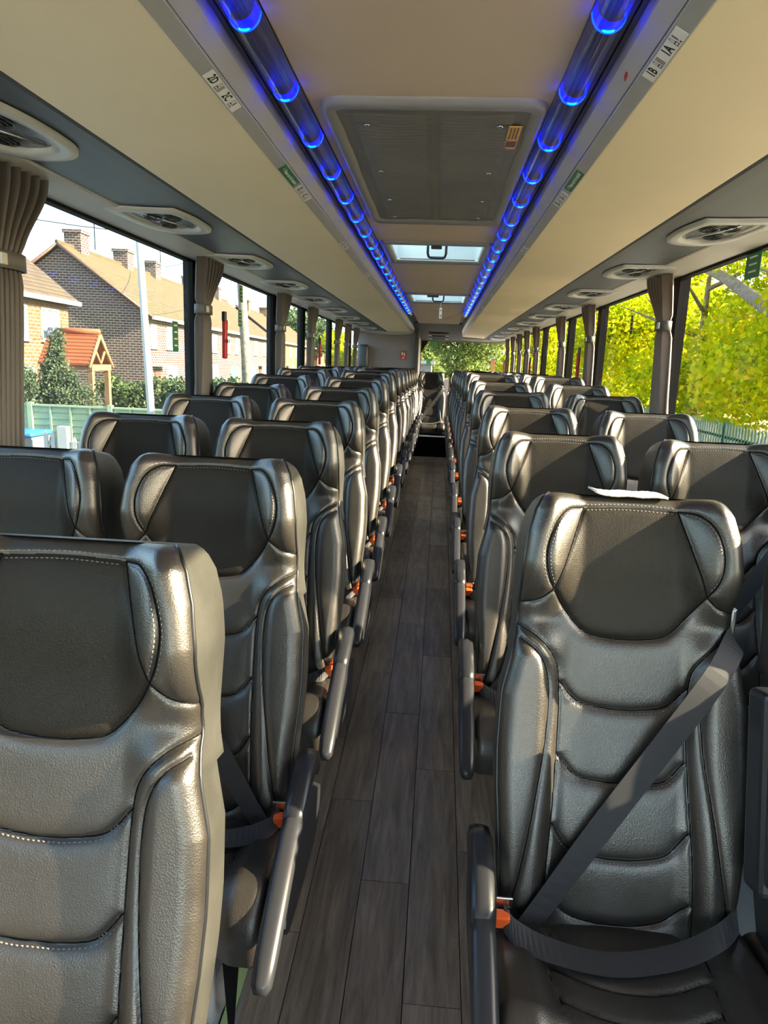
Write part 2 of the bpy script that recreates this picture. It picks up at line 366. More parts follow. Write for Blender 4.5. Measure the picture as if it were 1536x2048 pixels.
# stickers on the label rail
def stick(par, s, y0, y1, mat, txts, ink, size):
    # rail plane from (.3755,.5085) to (.399,.4955)
    a = Vector((s*.3765, 0, .5075)); b = Vector((s*.3985, 0, .4953)); c = (a+b)/2; d = (b-a).normalized(); n = Vector((s*-.484, 0, -.875)).normalized()
    L = y1-y0; w = (b-a).length*.46
    V = []
    for q in (0, .0006):
        for sy in (-1, 1):
            for sx in (-1, 1): V.append(Vector((0, sy*L/2, 0))+d*sx*w+n*(q+.0002))
    o = link('seat_label', mesh('l', V, [(0, 1, 3, 2), (4, 6, 7, 5), (0, 4, 5, 1), (2, 3, 7, 6), (0, 2, 6, 4), (1, 5, 7, 3)], mat), par, (c.x, (y0+y1)/2, c.z))
    # lettering reads for someone looking up from the aisle side
    xa = Vector((0, 1, 0)) if s < 0 else Vector((0, -1, 0)); za = n; ya = za.cross(xa)
    R = Matrix((xa, ya, za)).transposed().to_euler()
    for tx, off, sz in txts:
        text('lettering', tx, sz, ink, o, Vector(xa)*off*L+n*.0011, R)
    return o, xa, ya, R, n, L
def picto(o, xa, ya, n, off, L, arm, flip):
    "little seat pictogram next to the seat number"
    G = []
    def rect(u0, u1, v0, v1):
        vs = [xa*(off*L+u)+ya*v+n*.0011 for u, v in ((u0, v0), (u1, v0), (u1, v1), (u0, v1))]; G.append((vs, [(0, 1, 2, 3)]))
    rect(-.0035, -.0025, -.002, .009); rect(.0025, .0035, -.002, .009); rect(-.0035, .0035, .008, .009); rect(-.0045, .0045, -.003, -.001); rect(-.0045, .0045, -.0085, -.0070); rect(-.0055, -.004, -.009, -.002); rect(.004, .0055, -.009, -.002)
    if arm: rect(.009, .011, -.009, .009); rect(.013, .015, -.009, .009); rect(.017, .019, -.009, .009)
    else: rect(.009, .011, -.004, .009); rect(.012, .0135, -.002, .009); rect(.009, .013, -.0095, -.006)
    link('seat_symbol', mesh('s', *merge(G), INK), o)
for s, par, rows in ((-1, RL, [(1.36, 1.545, '2D', '2C'), (2.175, 2.34, '3D', '3C'), (3.12, 3.28, '4D', '4C'), (4.1, 4.26, '5D', '5C')]), (1, RR, [(1.19, 1.37, '1B', '1A'), (2.18, 2.345, '2B', '2A'), (3.12, 3.28, '3B', '3A'), (4.1, 4.26, '4B', '4A'), (5.1, 5.25, '5B', '5A'), (6.1, 6.3, '6B', '6A')])):
    for y0, y1, a, b in rows:
        o, xa, ya, R, n, L = stick(par, s, y0, y1, WHITE, [(a if s < 0 else a, -.34, .024), (b, .12, .024)], INK, .02)
        picto(o, xa, ya, n, -.17, L, True, 0); picto(o, xa, ya, n, .29, L, False, 0)
    o, *_ = stick(par, s, 1.965, 2.150, GREENLBL, [('\u2190 Please use the handrail', .02, .0155)], WHITE, .01)
    o['label'] = 'green sticker asking to use the handrail'
tube('paint_chip', [(.357, 1.40, .5215), (.3595, 1.415, .521), (.362, 1.43, .5195)], [.002, .003, .001], RED, RR, n=6, label='small red scuff mark')
# service units with air vents, one over every row
def rrpoly(pts, n=6): return cr(list(pts)+[pts[0]], n)[:-1]
OUTP = [(-.150, -.250), (-.146, -.250), (-.02, -.222), (.082, -.212), (.100, -.200), (.122, -.06), (.120, .10), (.095, .185), (.035, .235), (-.05, .235), (-.115, .16), (-.142, .04), (-.152, -.12), (-.153, -.235)]
INP = [(-.095, -.170), (-.09, -.172), (.05, -.160), (.062, -.150), (.084, -.04), (.082, .06), (.055, .135), (.01, .160), (-.04, .150), (-.085, .07), (-.100, -.05), (-.100, -.155)]
VM = {}
def vent_meshes(s):
    # local x: towards the aisle is +, outward is -; shape leans with the side
    O = rrpoly(OUTP, 5)[:, :2]; I = rrpoly(INP, 6)[:, :2]
    n = 72
    def res(P):
        d = np.r_[0, np.cumsum(np.linalg.norm(np.diff(np.vstack([P, P[:1]]), axis=0), axis=1))]; t = np.linspace(0, d[-1], n, endpoint=False)
        Q = np.vstack([P, P[:1]]); return np.stack([np.interp(t, d, Q[:, 0]), np.interp(t, d, Q[:, 1])], 1)
    def ang(P):
        c = np.array([0, 0]); a = np.arctan2(P[:, 1], P[:, 0]); o = np.argmin(a); return np.roll(P, -o, 0)
    O = ang(res(O)); I = ang(res(I))
    rings = [(O*1.0, 0), (O*.985+I*.015, -.010), (O*.6+I*.4, -.014), (O*.3+I*.7, -.013), (I, -.008), (I*.99, .004)]
    V = []; Fc = []
    for P, z in rings: V += [(-s*p[0], p[1], z) for p in P]
    for r in range(len(rings)-1):
        for k in range(n): Fc.append((r*n+k, r*n+(k+1) % n, (r+1)*n+(k+1) % n, (r+1)*n+k))
    fr = mesh('vent_frame', V, Fc, VENTFR, True)
    pl = mesh('vent_panel', [(-s*p[0], p[1], .0) for p in I], [tuple(range(n))], VENTIN)
    return fr, pl
nozz = None
def nozzle_mesh():
    G = []
    for r0, z in ((.030, -.004),):
        V, Fc = tubegeo([(r0*cos(a), r0*1.5*sin(a), z) for a in np.linspace(0, 2*pi, 20, endpoint=False)], .003, 5, True); G.append((V, Fc))
        for k in (-1, 0, 1): G.append(boxgeo(k*.014-.0015, k*.014+.0015, -.036, .036, -.006, -.001))
    return mesh('nozzle', *merge(G), BLACK, True)
nozz = nozzle_mesh(); ORD = ['first', 'second', 'third', 'fourth', 'fifth', 'sixth', 'seventh', 'eighth', 'ninth', 'tenth', 'eleventh', 'twelfth', 'thirteenth', 'fourteenth', 'fifteenth']
for s, side, n0, y0, cnt in ((-1, 'left', 0, 1.66, 9), (1, 'right', 0, 1.63, 11)):
    fr, pl = vent_meshes(s)
    for k in range(cnt):
        if s > 0 and k == 0: continue
        q = k if s < 0 else k-1
        t = thing('service_unit', 'grey framed air vent and lamp unit under the %s rack, %s from the front' % (side, ORD[q]), 'air vent', (s*.975, y0+1.035*k, .4965), group='air vent units under the %s rack' % side)
        link('vent_frame', fr, t); link('vent_panel', pl, t)
        link('nozzle', nozz, t, (s*-.035, -.06, -.002)); link('nozzle', nozz, t, (s*.03, .075, -.002)); link('nozzle', nozz, t, (s*.035, -.07, -.002))
        tube('chrome_divider', [(s*.045, -.13, -.004), (s*0, 0, -.007), (s*-.045, .125, -.004)], .0035, ALU, t, n=6)

# ============================================================ blue light tubes
for s, side in ((-1, 'left'), (1, 'right')):
    t = thing('light_tube', 'clear %s-hand ceiling tube set with glowing blue light points' % side, 'light strip', (s*.292, 1.26, .535))
    y0, y1 = -2.0-1.26, 7.75-1.26
    n = 14; V = []; Fc = []; ysq = np.linspace(y0, y1, 24)
    for y in ysq:
        for k in range(n): a = pi+pi*k/(n-1); V.append((.027*cos(a), y, .02*1.0+.030*sin(a)))
    for i in range(len(ysq)-1):
        for k in range(n-1): Fc.append((i*n+k, i*n+k+1, (i+1)*n+k+1, (i+1)*n+k))
    link('tube_cover', mesh('tube_cover', V, Fc, TUBE, True), t)
    link('tube_back', mesh('tb', *boxgeo(-.028, .028, y0, y1, .021, .026), DARKBAND), t)
    Vr, Fr = tubegeo([(.0262*cos(a), 0, .02+.029*sin(a)) for a in np.linspace(pi, 2*pi, 14)], .0022, 6)
    ring = mesh('led_ring', Vr, Fr, LEDBLUE, True)
    bm = bmesh.new(); bmesh.ops.create_uvsphere(bm, u_segments=10, v_segments=6, radius=.0085); bmesh.ops.scale(bm, vec=(1.25, .5, .5), verts=bm.verts); core = bmo(bm, 'led_core', LEDCORE, True)
    V = []; Fc = []
    for j, y in enumerate((.0, .034)):
        for k in range(n): a = pi+pi*k/(n-1); V.append((.0262*cos(a), -y*1.0, .02+.0285*sin(a)))
    for k in range(n-1): Fc.append((k, k+1, n+k+1, n+k))
    glow = mesh('led_sleeve', V, Fc, emis('led_sleeve_'+side, (.0, .001, 1, 1), 1.1), True)
    for k in range(-8, 21):
        y = .31*k
        link('led', ring, t, (0, y, 0)); 
        link('led_sleeve', glow, t, (0, y, 0)); link('led_lens', core, t, (0, y-.003, -.006))

# ============================================================ ceiling: return-air grille and hatches
gr = thing('return_air_grille', 'large ribbed grey return-air grille in the ceiling between the blue light tubes', 'ceiling grille', (.01, 2.28, CZ))
def roundrect(hx, hy, r, n=6, tap=0):
    P = []
    for cx_, cy_, a0 in ((hx-r, hy-r, 0), (-hx+r, hy-r, pi/2), (-hx+r, -hy+r, pi), (hx-r, -hy+r, 3*pi/2)):
        for k in range(n+1): a = a0+pi/2*k/n; P.append((cx_+r*cos(a), cy_+r*sin(a)))
    return P
rings = [(.250, .645, .05, .0), (.247, .642, .05, -.012), (.238, .633, .045, -.017), (.222, .60, .03, -.012), (.215, .59, .02, -.006)]
V = []; Fc = []; n = 28
for hx, hy, r, z in rings: V += [(x, y, z) for x, y in roundrect(hx, hy, r)]
for r in range(len(rings)-1):
    for k in range(n): Fc.append((r*n+k, r*n+(k+1) % n, (r+1)*n+(k+1) % n, (r+1)*n+k))
link('grille_frame', mesh('gf', V, Fc, GRFRAME, True), gr)
V = []; Fc = []; NY = 54*6; sag = lambda x, y: -.006
xs = np.concatenate([np.linspace(-.216, -.185, 3), np.linspace(-.18, -.02, 9), np.linspace(-.012, .012, 3), np.linspace(.02, .18, 9), np.linspace(.185, .216, 3)])
for j in range(NY+1):
    y = -.592+1.184*j/NY
    for x in xs:
        rib = .0042*sin(2*pi*j/6) if (abs(x) > .015 and abs(x) < .183 and abs(y) < .56) else .001
        V.append((x, y, -.008+rib+.0016*sin(x*40+y*9)+.001*sin(y*23)))
m_ = len(xs)
for j in range(NY):
    for i in range(m_-1): Fc.append((j*m_+i, j*m_+i+1, (j+1)*m_+i+1, (j+1)*m_+i))
link('ribbed_panel', mesh('rp', V, Fc, GRILLE, True), gr)
bm = bmesh.new(); bmesh.ops.create_uvsphere(bm, u_segments=10, v_segments=6, radius=.0075); bmesh.ops.scale(bm, vec=(1, 1, .5), verts=bm.verts); scr = bmo(bm, 'screw', STEEL, True)
for x in (-.155, .155):
    for y in (-.50, -.10, .25, .52): link('screw', scr, gr, (x, y, -.012))
lb = link('caution_label', mesh('cl', *boxgeo(.176, .206, -.50, -.33, -.0115, -.010), YEL), gr, label='small yellow printed label')
link('lettering', mesh('cl', *merge([boxgeo(.181+.008*k, .184+.008*k, -.49, -.41, -.0125, -.0114) for k in range(3)]+[boxgeo(.180, .203, -.395, -.35, -.0125, -.0114)]), plain('label_print', (.12, .05, .10, 1), .5)), lb)
for hi, (a, b) in enumerate(HAT):
    yc = (a+b)/2; hy = (b-a)/2; hx = .225
    t = thing('roof_hatch', ['nearer roof hatch with pale surround, glass lid and black handle', 'farther roof hatch with pale surround and white tag hanging from its handle'][hi], 'roof hatch', (.01, yc, CZ))
    rings = [(hx+.035, hy+.055, .03, -.0005), (hx+.033, hy+.053, .03, -.012), (hx+.01, hy+.02, .02, -.014), (hx-.004, hy-.004, .015, -.006), (hx-.008, hy-.006, .015, .01)]
    V = []; Fc = []
    for a_, b_, r, z in rings: V += [(x, y, z) for x, y in roundrect(a_, b_, r)]
    for r in range(len(rings)-1):
        for k in range(n): Fc.append((r*n+k, r*n+(k+1) % n, (r+1)*n+(k+1) % n, (r+1)*n+k))
    link('hatch_frame', mesh('hf', V, Fc, GRFRAME, True), t)
    V = []; Fc = []
    for a_, b_, r, z in ((hx-.006, hy-.005, .02, .0), (hx-.012, hy-.01, .02, .12), (hx-.012, hy-.01, .02, .30)): V += [(x, y, z) for x, y in roundrect(a_, b_, r)]
    for r in range(2):
        for k in range(n): Fc.append((r*n+k, r*n+(k+1) % n, (r+1)*n+(k+1) % n, (r+1)*n+k))
    link('hatch_surround', mesh('hs', V, Fc, HATCHW, True), t)
    link('hatch_glass', mesh('hg', *boxgeo(-hx+.01, hx-.01, -hy+.01, hy-.01, .19, .196), HGLASS), t)
    tube('hatch_seal', [(x, y, .18) for x, y in roundrect(hx-.022, hy-.02, .02)], .007, BLACKM, t, n=6, closed=True)
    tube('handle', [(-.045, -.10+.02, .04), (-.045, -.055, -.012), (-.04, -.045, -.026), (-.03, -.042, -.030), (.03, -.042, -.030), (.04, -.045, -.026), (.045, -.055, -.012), (.045, -.08, .04)], .0065, BLACK, t, n=8)
    box('handle_bar', (0, -.08, .045), (.12, .02, .012), BLACK, t, .003)
    box('latch', (.0 if hi == 0 else -.04, -hy-.02, -.018), (.05 if hi == 0 else .09, .03, .02), BLACK, t, .004)
    if hi:
        tg = thing('hanging_tag', 'small white tag with two black spots hanging below the farther roof hatch', 'tag', (.035, 6.048, .512))
        tube('string', [(0, 0, .018), (0, 0, -.035)], .001, WHITE, tg, n=5)
        box('tag_card', (0, 0, -.075), (.022, .004, .085), WHITE, tg, .001)
        for z in (-.052, -.095): box('spot', (0, -.003, z), (.008, .003, .010), INK, tg)

# ============================================================ SEATS
TD = np.array([0, .2397, .9709]); ND = np.array([0, -.9709, .2397]); A0 = np.array([0, -.20, .412]); TH = .834
hw_t = [-.06, 0, .1, .275, .35, .45, .51, .562, .60, .70, .757, .80, .825, .834]
hw_v = [.200, .205, .215, .228, .230, .226, .212, .201, .198, .199, .192, .180, .166, .152]
def hwf(t): return np.interp(t, hw_t, hw_v)
def sm(x, a, b): q = np.clip((x-a)/(b-a), 0, 1); return q*q*(3-2*q)
mir = lambda P: [(-a, b) for a, b in P]
C_side = cr([(.088, .808), (.103, .76), (.122, .70), (.140, .65)])
C_arc = cr([(.088, .808), (.118, .803), (.143, .778), (.158, .735), (.159, .70), (.152, .672), (.140, .65)])
C_bot = cr([(.140, .65), (.112, .608), (.078, .572), (.04, .562), (0, .560), (-.04, .562), (-.078, .572), (-.112, .608), (-.140, .65)])
C_top = cr([(-.088, .808), (0, .812), (.088, .808)])
C_neck = cr([(.140, .65), (.165, .630), (.198, .621)])
C_bo = cr([(.200, .577), (.165, .557), (.134, .524), (.121, .483), (.119, .388), (.125, .25), (.132, .15), (.140, -.02)])
C_bi = cr([(.195, .552), (.165, .530), (.145, .490), (.140, .43), (.146, .35), (.160, .26), (.180, .14), (.205, .02)])
SEAMC = [cr([(-.121, .478), (-.085, .440), (-.04, .429), (0, .427), (.04, .429), (.085, .440), (.121, .478)]),
         cr([(-.120, .342), (-.085, .303), (-.04, .293), (0, .292), (.04, .293), (.085, .303), (.120, .342)]),
         cr([(-.125, .215), (-.09, .170), (-.04, .155), (0, .153), (.04, .155), (.09, .170), (.125, .215)]),
         cr([(-.131, .085), (-.09, .045), (-.04, .030), (0, .028), (.04, .030), (.09, .045), (.131, .085)])]
def both(c): return [c, c*np.array([-1, 1])]
BACKSEAMS = both(C_side)+both(C_arc)+[C_bot, C_top]+both(C_neck)+both(C_bo)+both(C_bi)+SEAMC
def dens(P, h=.002):
    d = np.r_[0, np.cumsum(np.linalg.norm(np.diff(P, axis=0), axis=1))]; t = np.arange(0, d[-1], h); return np.stack([np.interp(t, d, P[:, 0]), np.interp(t, d, P[:, 1])], 1)
def mindist(Q, seams):
    B = np.vstack([dens(c) for c in seams]); out = np.empty(len(Q))
    for i in range(0, len(Q), 4000):
        q = Q[i:i+4000]; out[i:i+4000] = np.sqrt(((q[:, None]-B[None])**2).sum(2).min(1))
    return out
def inpoly(Q, P):
    x, y = Q[:, 0], Q[:, 1]; ins = np.zeros(len(Q), bool); n = len(P)
    for i in range(n):
        x1, y1 = P[i]; x2, y2 = P[(i+1) % n]
        c = ((y1 > y) != (y2 > y)); xi = (x2-x1)*(y-y1)/(y2-y1+1e-12)+x1; ins ^= c & (x < xi)
    return ins
def backdisp(s, t):
    a = np.abs(s); hw = hwf(t)
    d = .030*sm(a, .10, .165)*sm(-t, -.60, -.52)*sm(t, -.1, .1)
    d += .044*sm(a, .080, .155)*sm(t, .58, .70)
    d += .018*np.exp(-((t-.18)/.16)**2)+.014*np.exp(-((t-.74)/.10)**2)+.004
    dm = mindist(np.stack([s, t], 1), BACKSEAMS)
    amp = .0085-.0045*sm(t, .55, .67)*(1-sm(a, .13, .16))
    d += amp*(1-np.exp(-dm/.009))-.0028*np.exp(-(dm/.0032)**2)
    es = hw-a; et = TH-t; r = .030
    e = np.clip(es, 0, r); d -= r-np.sqrt(np.maximum(r*r-(r-e)**2, 0))
    r2_ = .034; e = np.clip(et, 0, r2_); d -= r2_-np.sqrt(np.maximum(r2_**2-(r2_-e)**2, 0))
    return d
def grid_parts(S_, T_, pos, regions):
    "vertex grid -> parts by face region with shared normals"
    nj, ni = S_.shape; idx = np.arange(nj*ni).reshape(nj, ni)
    fc = np.stack([idx[:-1, :-1], idx[:-1, 1:], idx[1:, 1:], idx[1:, :-1]], -1).reshape(-1, 4)
    c = np.stack([S_.ravel()[fc].mean(1), T_.ravel()[fc].mean(1)], 1)
    a = pos[fc]; fn = np.cross(a[:, 2]-a[:, 0], a[:, 3]-a[:, 1]); vn = np.zeros_like(pos)
    for k in range(4): np.add.at(vn, fc[:, k], fn)
    vn /= np.linalg.norm(vn, axis=1)[:, None]+1e-12
    left = np.ones(len(fc), bool); out = []
    for nm, test, mat in regions:
        sel = (left & test(c)) if test else left.copy(); left = left & ~sel
        if not sel.any(): continue
        f = fc[sel]; u, inv = np.unique(f, return_inverse=True); me = mesh(nm, pos[u], inv.reshape(-1, 4), mat, True)
        me.normals_split_custom_set_from_vertices([tuple(v) for v in vn[u]]); out.append((nm, me))
    return out
def back_meshes(ni, nj):
    u = np.sin(np.linspace(-1, 1, ni)*pi/2*.93)/sin(pi/2*.93); q = np.linspace(0, 1, nj)
    tt = -.06+(TH+.06)*np.where(q < .9, q/.9*.95, .95+.05*np.sin((q-.9)/.1*pi/2))
    U, T_ = np.meshgrid(u, tt); S_ = U*hwf(T_)
    s, t = S_.ravel(), T_.ravel(); d = backdisp(s, t)
    pos = A0+t[:, None]*TD+d[:, None]*ND; pos[:, 0] += s
    pan = np.vstack([C_top, C_side[1:], C_bot[1:], (C_side*[-1, 1])[::-1][1:]])
    wr = np.vstack([C_arc, C_side[::-1]]); wl = wr*[-1, 1]
    bor = np.vstack([C_bi, [(.30, -.1), (.30, .56)]]); bol = bor*[-1, 1]
    def ctr(lo, hi):
        def f(c):
            a = np.abs(c[:, 0]); w = np.interp(c[:, 1], C_bo[::-1, 1], C_bo[::-1, 0])
            lov = np.interp(c[:, 0], lo[:, 0], lo[:, 1]) if lo is not None else -9; hiv = np.interp(c[:, 0], hi[:, 0], hi[:, 1])
            return (a < w) & (c[:, 1] < hiv) & (c[:, 1] > lov)
        return f
    reg = [('headrest_panel', lambda c: inpoly(c, pan), LEATHER2), ('headrest_wing', lambda c: inpoly(c, wr), LEATHER), ('headrest_wing', lambda c: inpoly(c, wl), LEATHER),
           ('side_bolster', lambda c: inpoly(c, bor) & (c[:, 1] < .565), LEATHER), ('side_bolster', lambda c: inpoly(c, bol) & (c[:, 1] < .565), LEATHER),
           ('back_panel', ctr(SEAMC[1], SEAMC[0]), LEATHER), ('back_panel', ctr(SEAMC[2], SEAMC[1]), LEATHER), ('back_panel', ctr(SEAMC[3], SEAMC[2]), LEATHER), ('backrest_cover', None, LEATHER)]
    return grid_parts(S_, T_, pos, reg)
def P3(s, t, d): return A0+np.array([s, 0, 0])+t*TD+d*ND
def shell_mesh():
    V = []; Fc = []; ts = list(np.linspace(-.06, .50, 24))+[.512, .525, .53]+list(np.linspace(.54, .80, 16))+[.81, .82, .828, .834]
    ED = backdisp(hwf(np.array(ts)), np.array(ts)); TD_ = backdisp(np.linspace(-1, 1, 11)*.15, np.full(11, TH)).mean()
    m = 0
    for ti, t in enumerate(ts):
        hw = float(hwf(t)); D = .060 if t < .528 else .098
        if t < .3: D -= .028*(.3-t)/.36
        top = max(0, (t-.76)/.074); D -= .035*top*top
        ex = .004 if t >= .528 else 0
        f0 = float(ED[ti]); f = -.028 if t < .80 else -.028-.006*top
        f = min(f, f0-.004)
        row = [(-hw, f0), (-hw-ex-.0005, f-.02), (-hw-ex, f-D*.6), (-hw*.96, f-D*.9), (-hw*.80, f-D), (0, f-D-.008), (hw*.80, f-D), (hw*.96, f-D*.9), (hw+ex, f-D*.6), (hw+ex+.0005, f-.02), (hw, f0)]
        m = len(row); V += [P3(a, t, d) for a, d in row]
    for j in range(len(ts)-1):
        for i in range(m-1): Fc.append((j*m+i, j*m+i+1, (j+1)*m+i+1, (j+1)*m+i))
    Fc.append(tuple((len(ts)-1)*m+i for i in range(m)))
    me = mesh('side_shell', V, Fc, LEATHER3, True); return me
def edge_curve(side):
    ts = np.r_[np.linspace(-.04, .80, 60), .81, .82, .828, .833]; ED = backdisp(hwf(ts), ts); P = [P3(side*(hwf(t)+.0005), t, e) for t, e in zip(ts, ED)]
    return P
def stitches(curves, off, pos3, L=.0042, gap=.0072, r=.0008):
    G = []
    for c in curves:
        for o in off:
            Q = dens(c, gap)
            for i in range(1, len(Q)-1):
                tg = Q[i+1]-Q[i-1]; tg /= np.linalg.norm(tg)+1e-9; nn = np.array([-tg[1], tg[0]])
                p = Q[i]+nn*o; G.append((p-tg*L/2, p+tg*L/2, nn*r))
    if not G: return [], []
    a = np.array([g[0] for g in G]); b = np.array([g[1] for g in G]); w = np.array([g[2] for g in G])
    pts = [pos3(a-w, .0004), pos3(a+w, .0004), pos3(b+w, .0004), pos3(b-w, .0004), pos3((a+b)/2, .0015)]
    V = []; Fc = []
    for i in range(len(G)):
        o = len(V); V += [pts[k][i] for k in range(5)]; Fc += [(o, o+1, o+4), (o+1, o+2, o+4), (o+2, o+3, o+4), (o+3, o, o+4)]
    return V, Fc
def back3(Q, e):
    d = backdisp(Q[:, 0], Q[:, 1])+e; P = A0+Q[:, 1][:, None]*TD+d[:, None]*ND; P[:, 0] += Q[:, 0]; return P
# --- cushion
CL = .36
def cush_path(p):
    "p along centre line from the back edge over the front and down -> y,z, normal"
    p = np.asarray(p, float); y = np.empty_like(p); z = np.empty_like(p); ny = np.empty_like(p); nz = np.empty_like(p)
    a = p < .28; y[a] = -.15-p[a]; z[a] = .425+.04*(p[a]/.28); ny[a] = -.11; nz[a] = .994
    r = .06; b = (p >= .28) & (p < .28+r*1.46); th = (p[b]-.28)/r; y[b] = -.43-r*np.sin(th); z[b] = .465-r*(1-np.cos(th)); ny[b] = -np.sin(th); nz[b] = np.cos(th)
    c = p >= .28+r*1.46; y0 = -.43-r*sin(1.46); z0 = .465-r*(1-cos(1.46)); q = p[c]-.28-r*1.46
    y[c] = y0+.15*q; z[c] = z0-q; ny[c] = -.99; nz[c] = -.1
    return y, z, ny, nz
K_long = cr([(.150, -.02), (.147, .07), (.143, .15), (.130, .23), (.122, .29), (.125, .35), (.135, .44)])
K_U = cr([(-.13, .03), (-.125, .07), (-.10, .115), (-.05, .138), (0, .142), (.05, .138), (.10, .115), (.125, .07), (.13, .03)])
K_t = [cr([(-.140, .17), (-.07, .198), (0, .206), (.07, .198), (.140, .17)]), cr([(-.128, .245), (-.07, .27), (0, .278), (.07, .27), (.128, .245)])]
CSEAM = both(K_long)+K_t+[K_U]
def cushdisp(s, p):
    a = np.abs(s); dm = mindist(np.stack([s, p], 1), CSEAM); hw = .235
    d = .018*sm(a, .13, .18)*(1-.3*sm(p, .35, .5))+.010*(1-np.exp(-dm/.012))-.003*np.exp(-(dm/.003)**2)-.012*np.exp(-(s/.09)**2)*np.exp(-((p-.2)/.12)**2)
    r = .026; e = np.clip(hw-a, 0, r); d -= r-np.sqrt(np.maximum(r*r-(r-e)**2, 0))
    return d
def cush3(Q, e):
    d = cushdisp(Q[:, 0], Q[:, 1])+e; y, z, ny, nz = cush_path(Q[:, 1]); return np.stack([Q[:, 0], y+d*ny, z+d*nz], 1)
def cushion_meshes(ni, nj):
    u = np.sin(np.linspace(-1, 1, ni)*pi/2*.93)/sin(pi/2*.93)*.235; pp = np.linspace(-.02, CL+.06, nj); S_, T_ = np.meshgrid(u, pp)
    pos = cush3(np.stack([S_.ravel(), T_.ravel()], 1), 0)[:, :]
    def mid(c): return np.abs(c[:, 0]) < np.interp(c[:, 1], K_long[:, 1], K_long[:, 0])
    return grid_parts(-S_, T_, pos*np.array([1, 1, 1]), [('seat_panel', lambda c: mid(c*[-1, 1]), LEATHER4), ('seat_side', lambda c: c[:, 0] > 0, LEATHER), ('seat_side', None, LEATHER)])
def skirt_mesh(sd):
    V = []; Fc = []; ps = np.linspace(-.02, CL+.06, 60); y, z, ny, nz = cush_path(ps); ED = cushdisp(np.full(60, .235), ps)
    for _ in (0,):
        o = len(V)
        for k in range(len(ps)):
            yy = y[k]+ED[k]*ny[k]; zz = z[k]+ED[k]*nz[k]; V.append((sd*.235, yy, zz)); V.append((sd*.228, max(yy, -.475), .362))
        for k in range(len(ps)-1): Fc.append((o+2*k, o+2*k+2, o+2*k+3, o+2*k+1))
    return mesh('cushion_side', V, Fc, LEATHER3, True)
HI = back_meshes(160, 300); CUH = cushion_meshes(70, 110)
SHELL = shell_mesh(); SKIRT = [skirt_mesh(-1), skirt_mesh(1)]
PIPE = [mesh('piping', *tubegeo(edge_curve(sd), .0032, 6), PIPING, True) for sd in (-1, 1)]
CP = []
for sd in (-1, 1):
    ps = np.linspace(0, CL+.03, 40); y, z, ny, nz = cush_path(ps); CP.append(mesh('cushion_piping', *tubegeo([tuple(v) for v in cush3(np.stack([np.full(len(ps), sd*.2352), ps], 1), 0)], .003, 6), PIPING, True))
sv1 = stitches(both(C_arc)+[C_top], (.0052, -.0052), back3); sv2 = stitches(SEAMC, (-.0050,), back3); sv3 = stitches(K_t[:0]+[K_U], (.004, -.004), cush3)
def shade_cords(curves, f3):
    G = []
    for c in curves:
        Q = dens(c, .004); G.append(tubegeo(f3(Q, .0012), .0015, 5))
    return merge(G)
W1 = mesh('seam_shade', *shade_cords([c for c in BACKSEAMS if c is not C_top], back3), SEAMSHADE, True); W2 = mesh('seam_shade', *shade_cords(CSEAM, cush3), SEAMSHADE, True)
STIT = mesh('stitching', *merge([(list(a), b) for a, b in (sv1, sv2, sv3)]), THREAD)
def base_mesh():
    bm = bmesh.new(); boxbm(bm, (0, -.30, .345), (.41, .30, .05), .012); return bmo(bm, 'seat_base', BLACK)
BASE = base_mesh()
def side_cover(sd):
    P = [(-.10, .44), (-.16, .50), (-.26, .49), (-.40, .43), (-.50, .36), (-.52, .30), (-.44, .255), (-.14, .25), (-.05, .30), (-.03, .40)]
    P = [(-.03+(p[0]+.03)*.82, .33+(p[1]-.25)*.68) for p in rrpoly(P, 3)]; n = len(P); x0, x1 = sd*.239, sd*.262
    V = [(x0, a, b) for a, b in P]+[(x1, a*.97-.008, b*.96+.014) for a, b in P]
    Fc = [(i, (i+1) % n, n+(i+1) % n, n+i) for i in range(n)]+[tuple(range(n, 2*n)), tuple(range(n))[::-1]]
    return mesh('side_cover', V, Fc, BLACK)
def arm_meshes(sd):
    # bracket behind, glossy grey pad in front, sloping gently down to the front
    x = sd*.255
    def bar(pts, w, h, mat, nm, tip):
        V = []; Fc = []; n = 12; pts = [Vector(p) for p in pts]
        for i, p in enumerate(pts):
            d = (pts[min(i+1, len(pts)-1)]-pts[max(i-1, 0)]).normalized(); up_ = Vector((0, 0, 1)); up_ = (up_-d*up_.dot(d)).normalized(); sx = Vector((1, 0, 0))
            k = tip[i]
            for j in range(n):
                a = 2*pi*(j+.5)/n; ca, sa = cos(a), sin(a); q = 4
                rr = 1/((abs(ca)**q+abs(sa)**q)**(1/q)); V.append(p+sx*(w/2*k*rr*ca)+up_*(h/2*k*rr*sa))
        for i in range(len(pts)-1):
            for j in range(n): Fc.append((i*n+j, i*n+(j+1) % n, (i+1)*n+(j+1) % n, (i+1)*n+j))
        Fc.append(tuple(range(n))[::-1]); Fc.append(tuple((len(pts)-1)*n+j for j in range(n)))
        return mesh(nm, V, Fc, mat, True)
    br = bar([(x, -.12, .53), (x, -.16, .572), (x, -.20, .585), (x, -.32, .545), (x, -.345, .525)], .046, .050, BLACK, 'arm_bracket', [.8, .95, 1, 1, .9])
    pad = bar([(x, -.335, .541), (x, -.338, .540), (x, -.36, .530), (x, -.43, .497), (x, -.50, .462), (x, -.56, .428), (x, -.590, .408), (x, -.600, .400)], .042, .036, PADGREY, 'arm_pad', [.75, .93, 1, 1, 1, .96, .86, .55])
    return br, pad
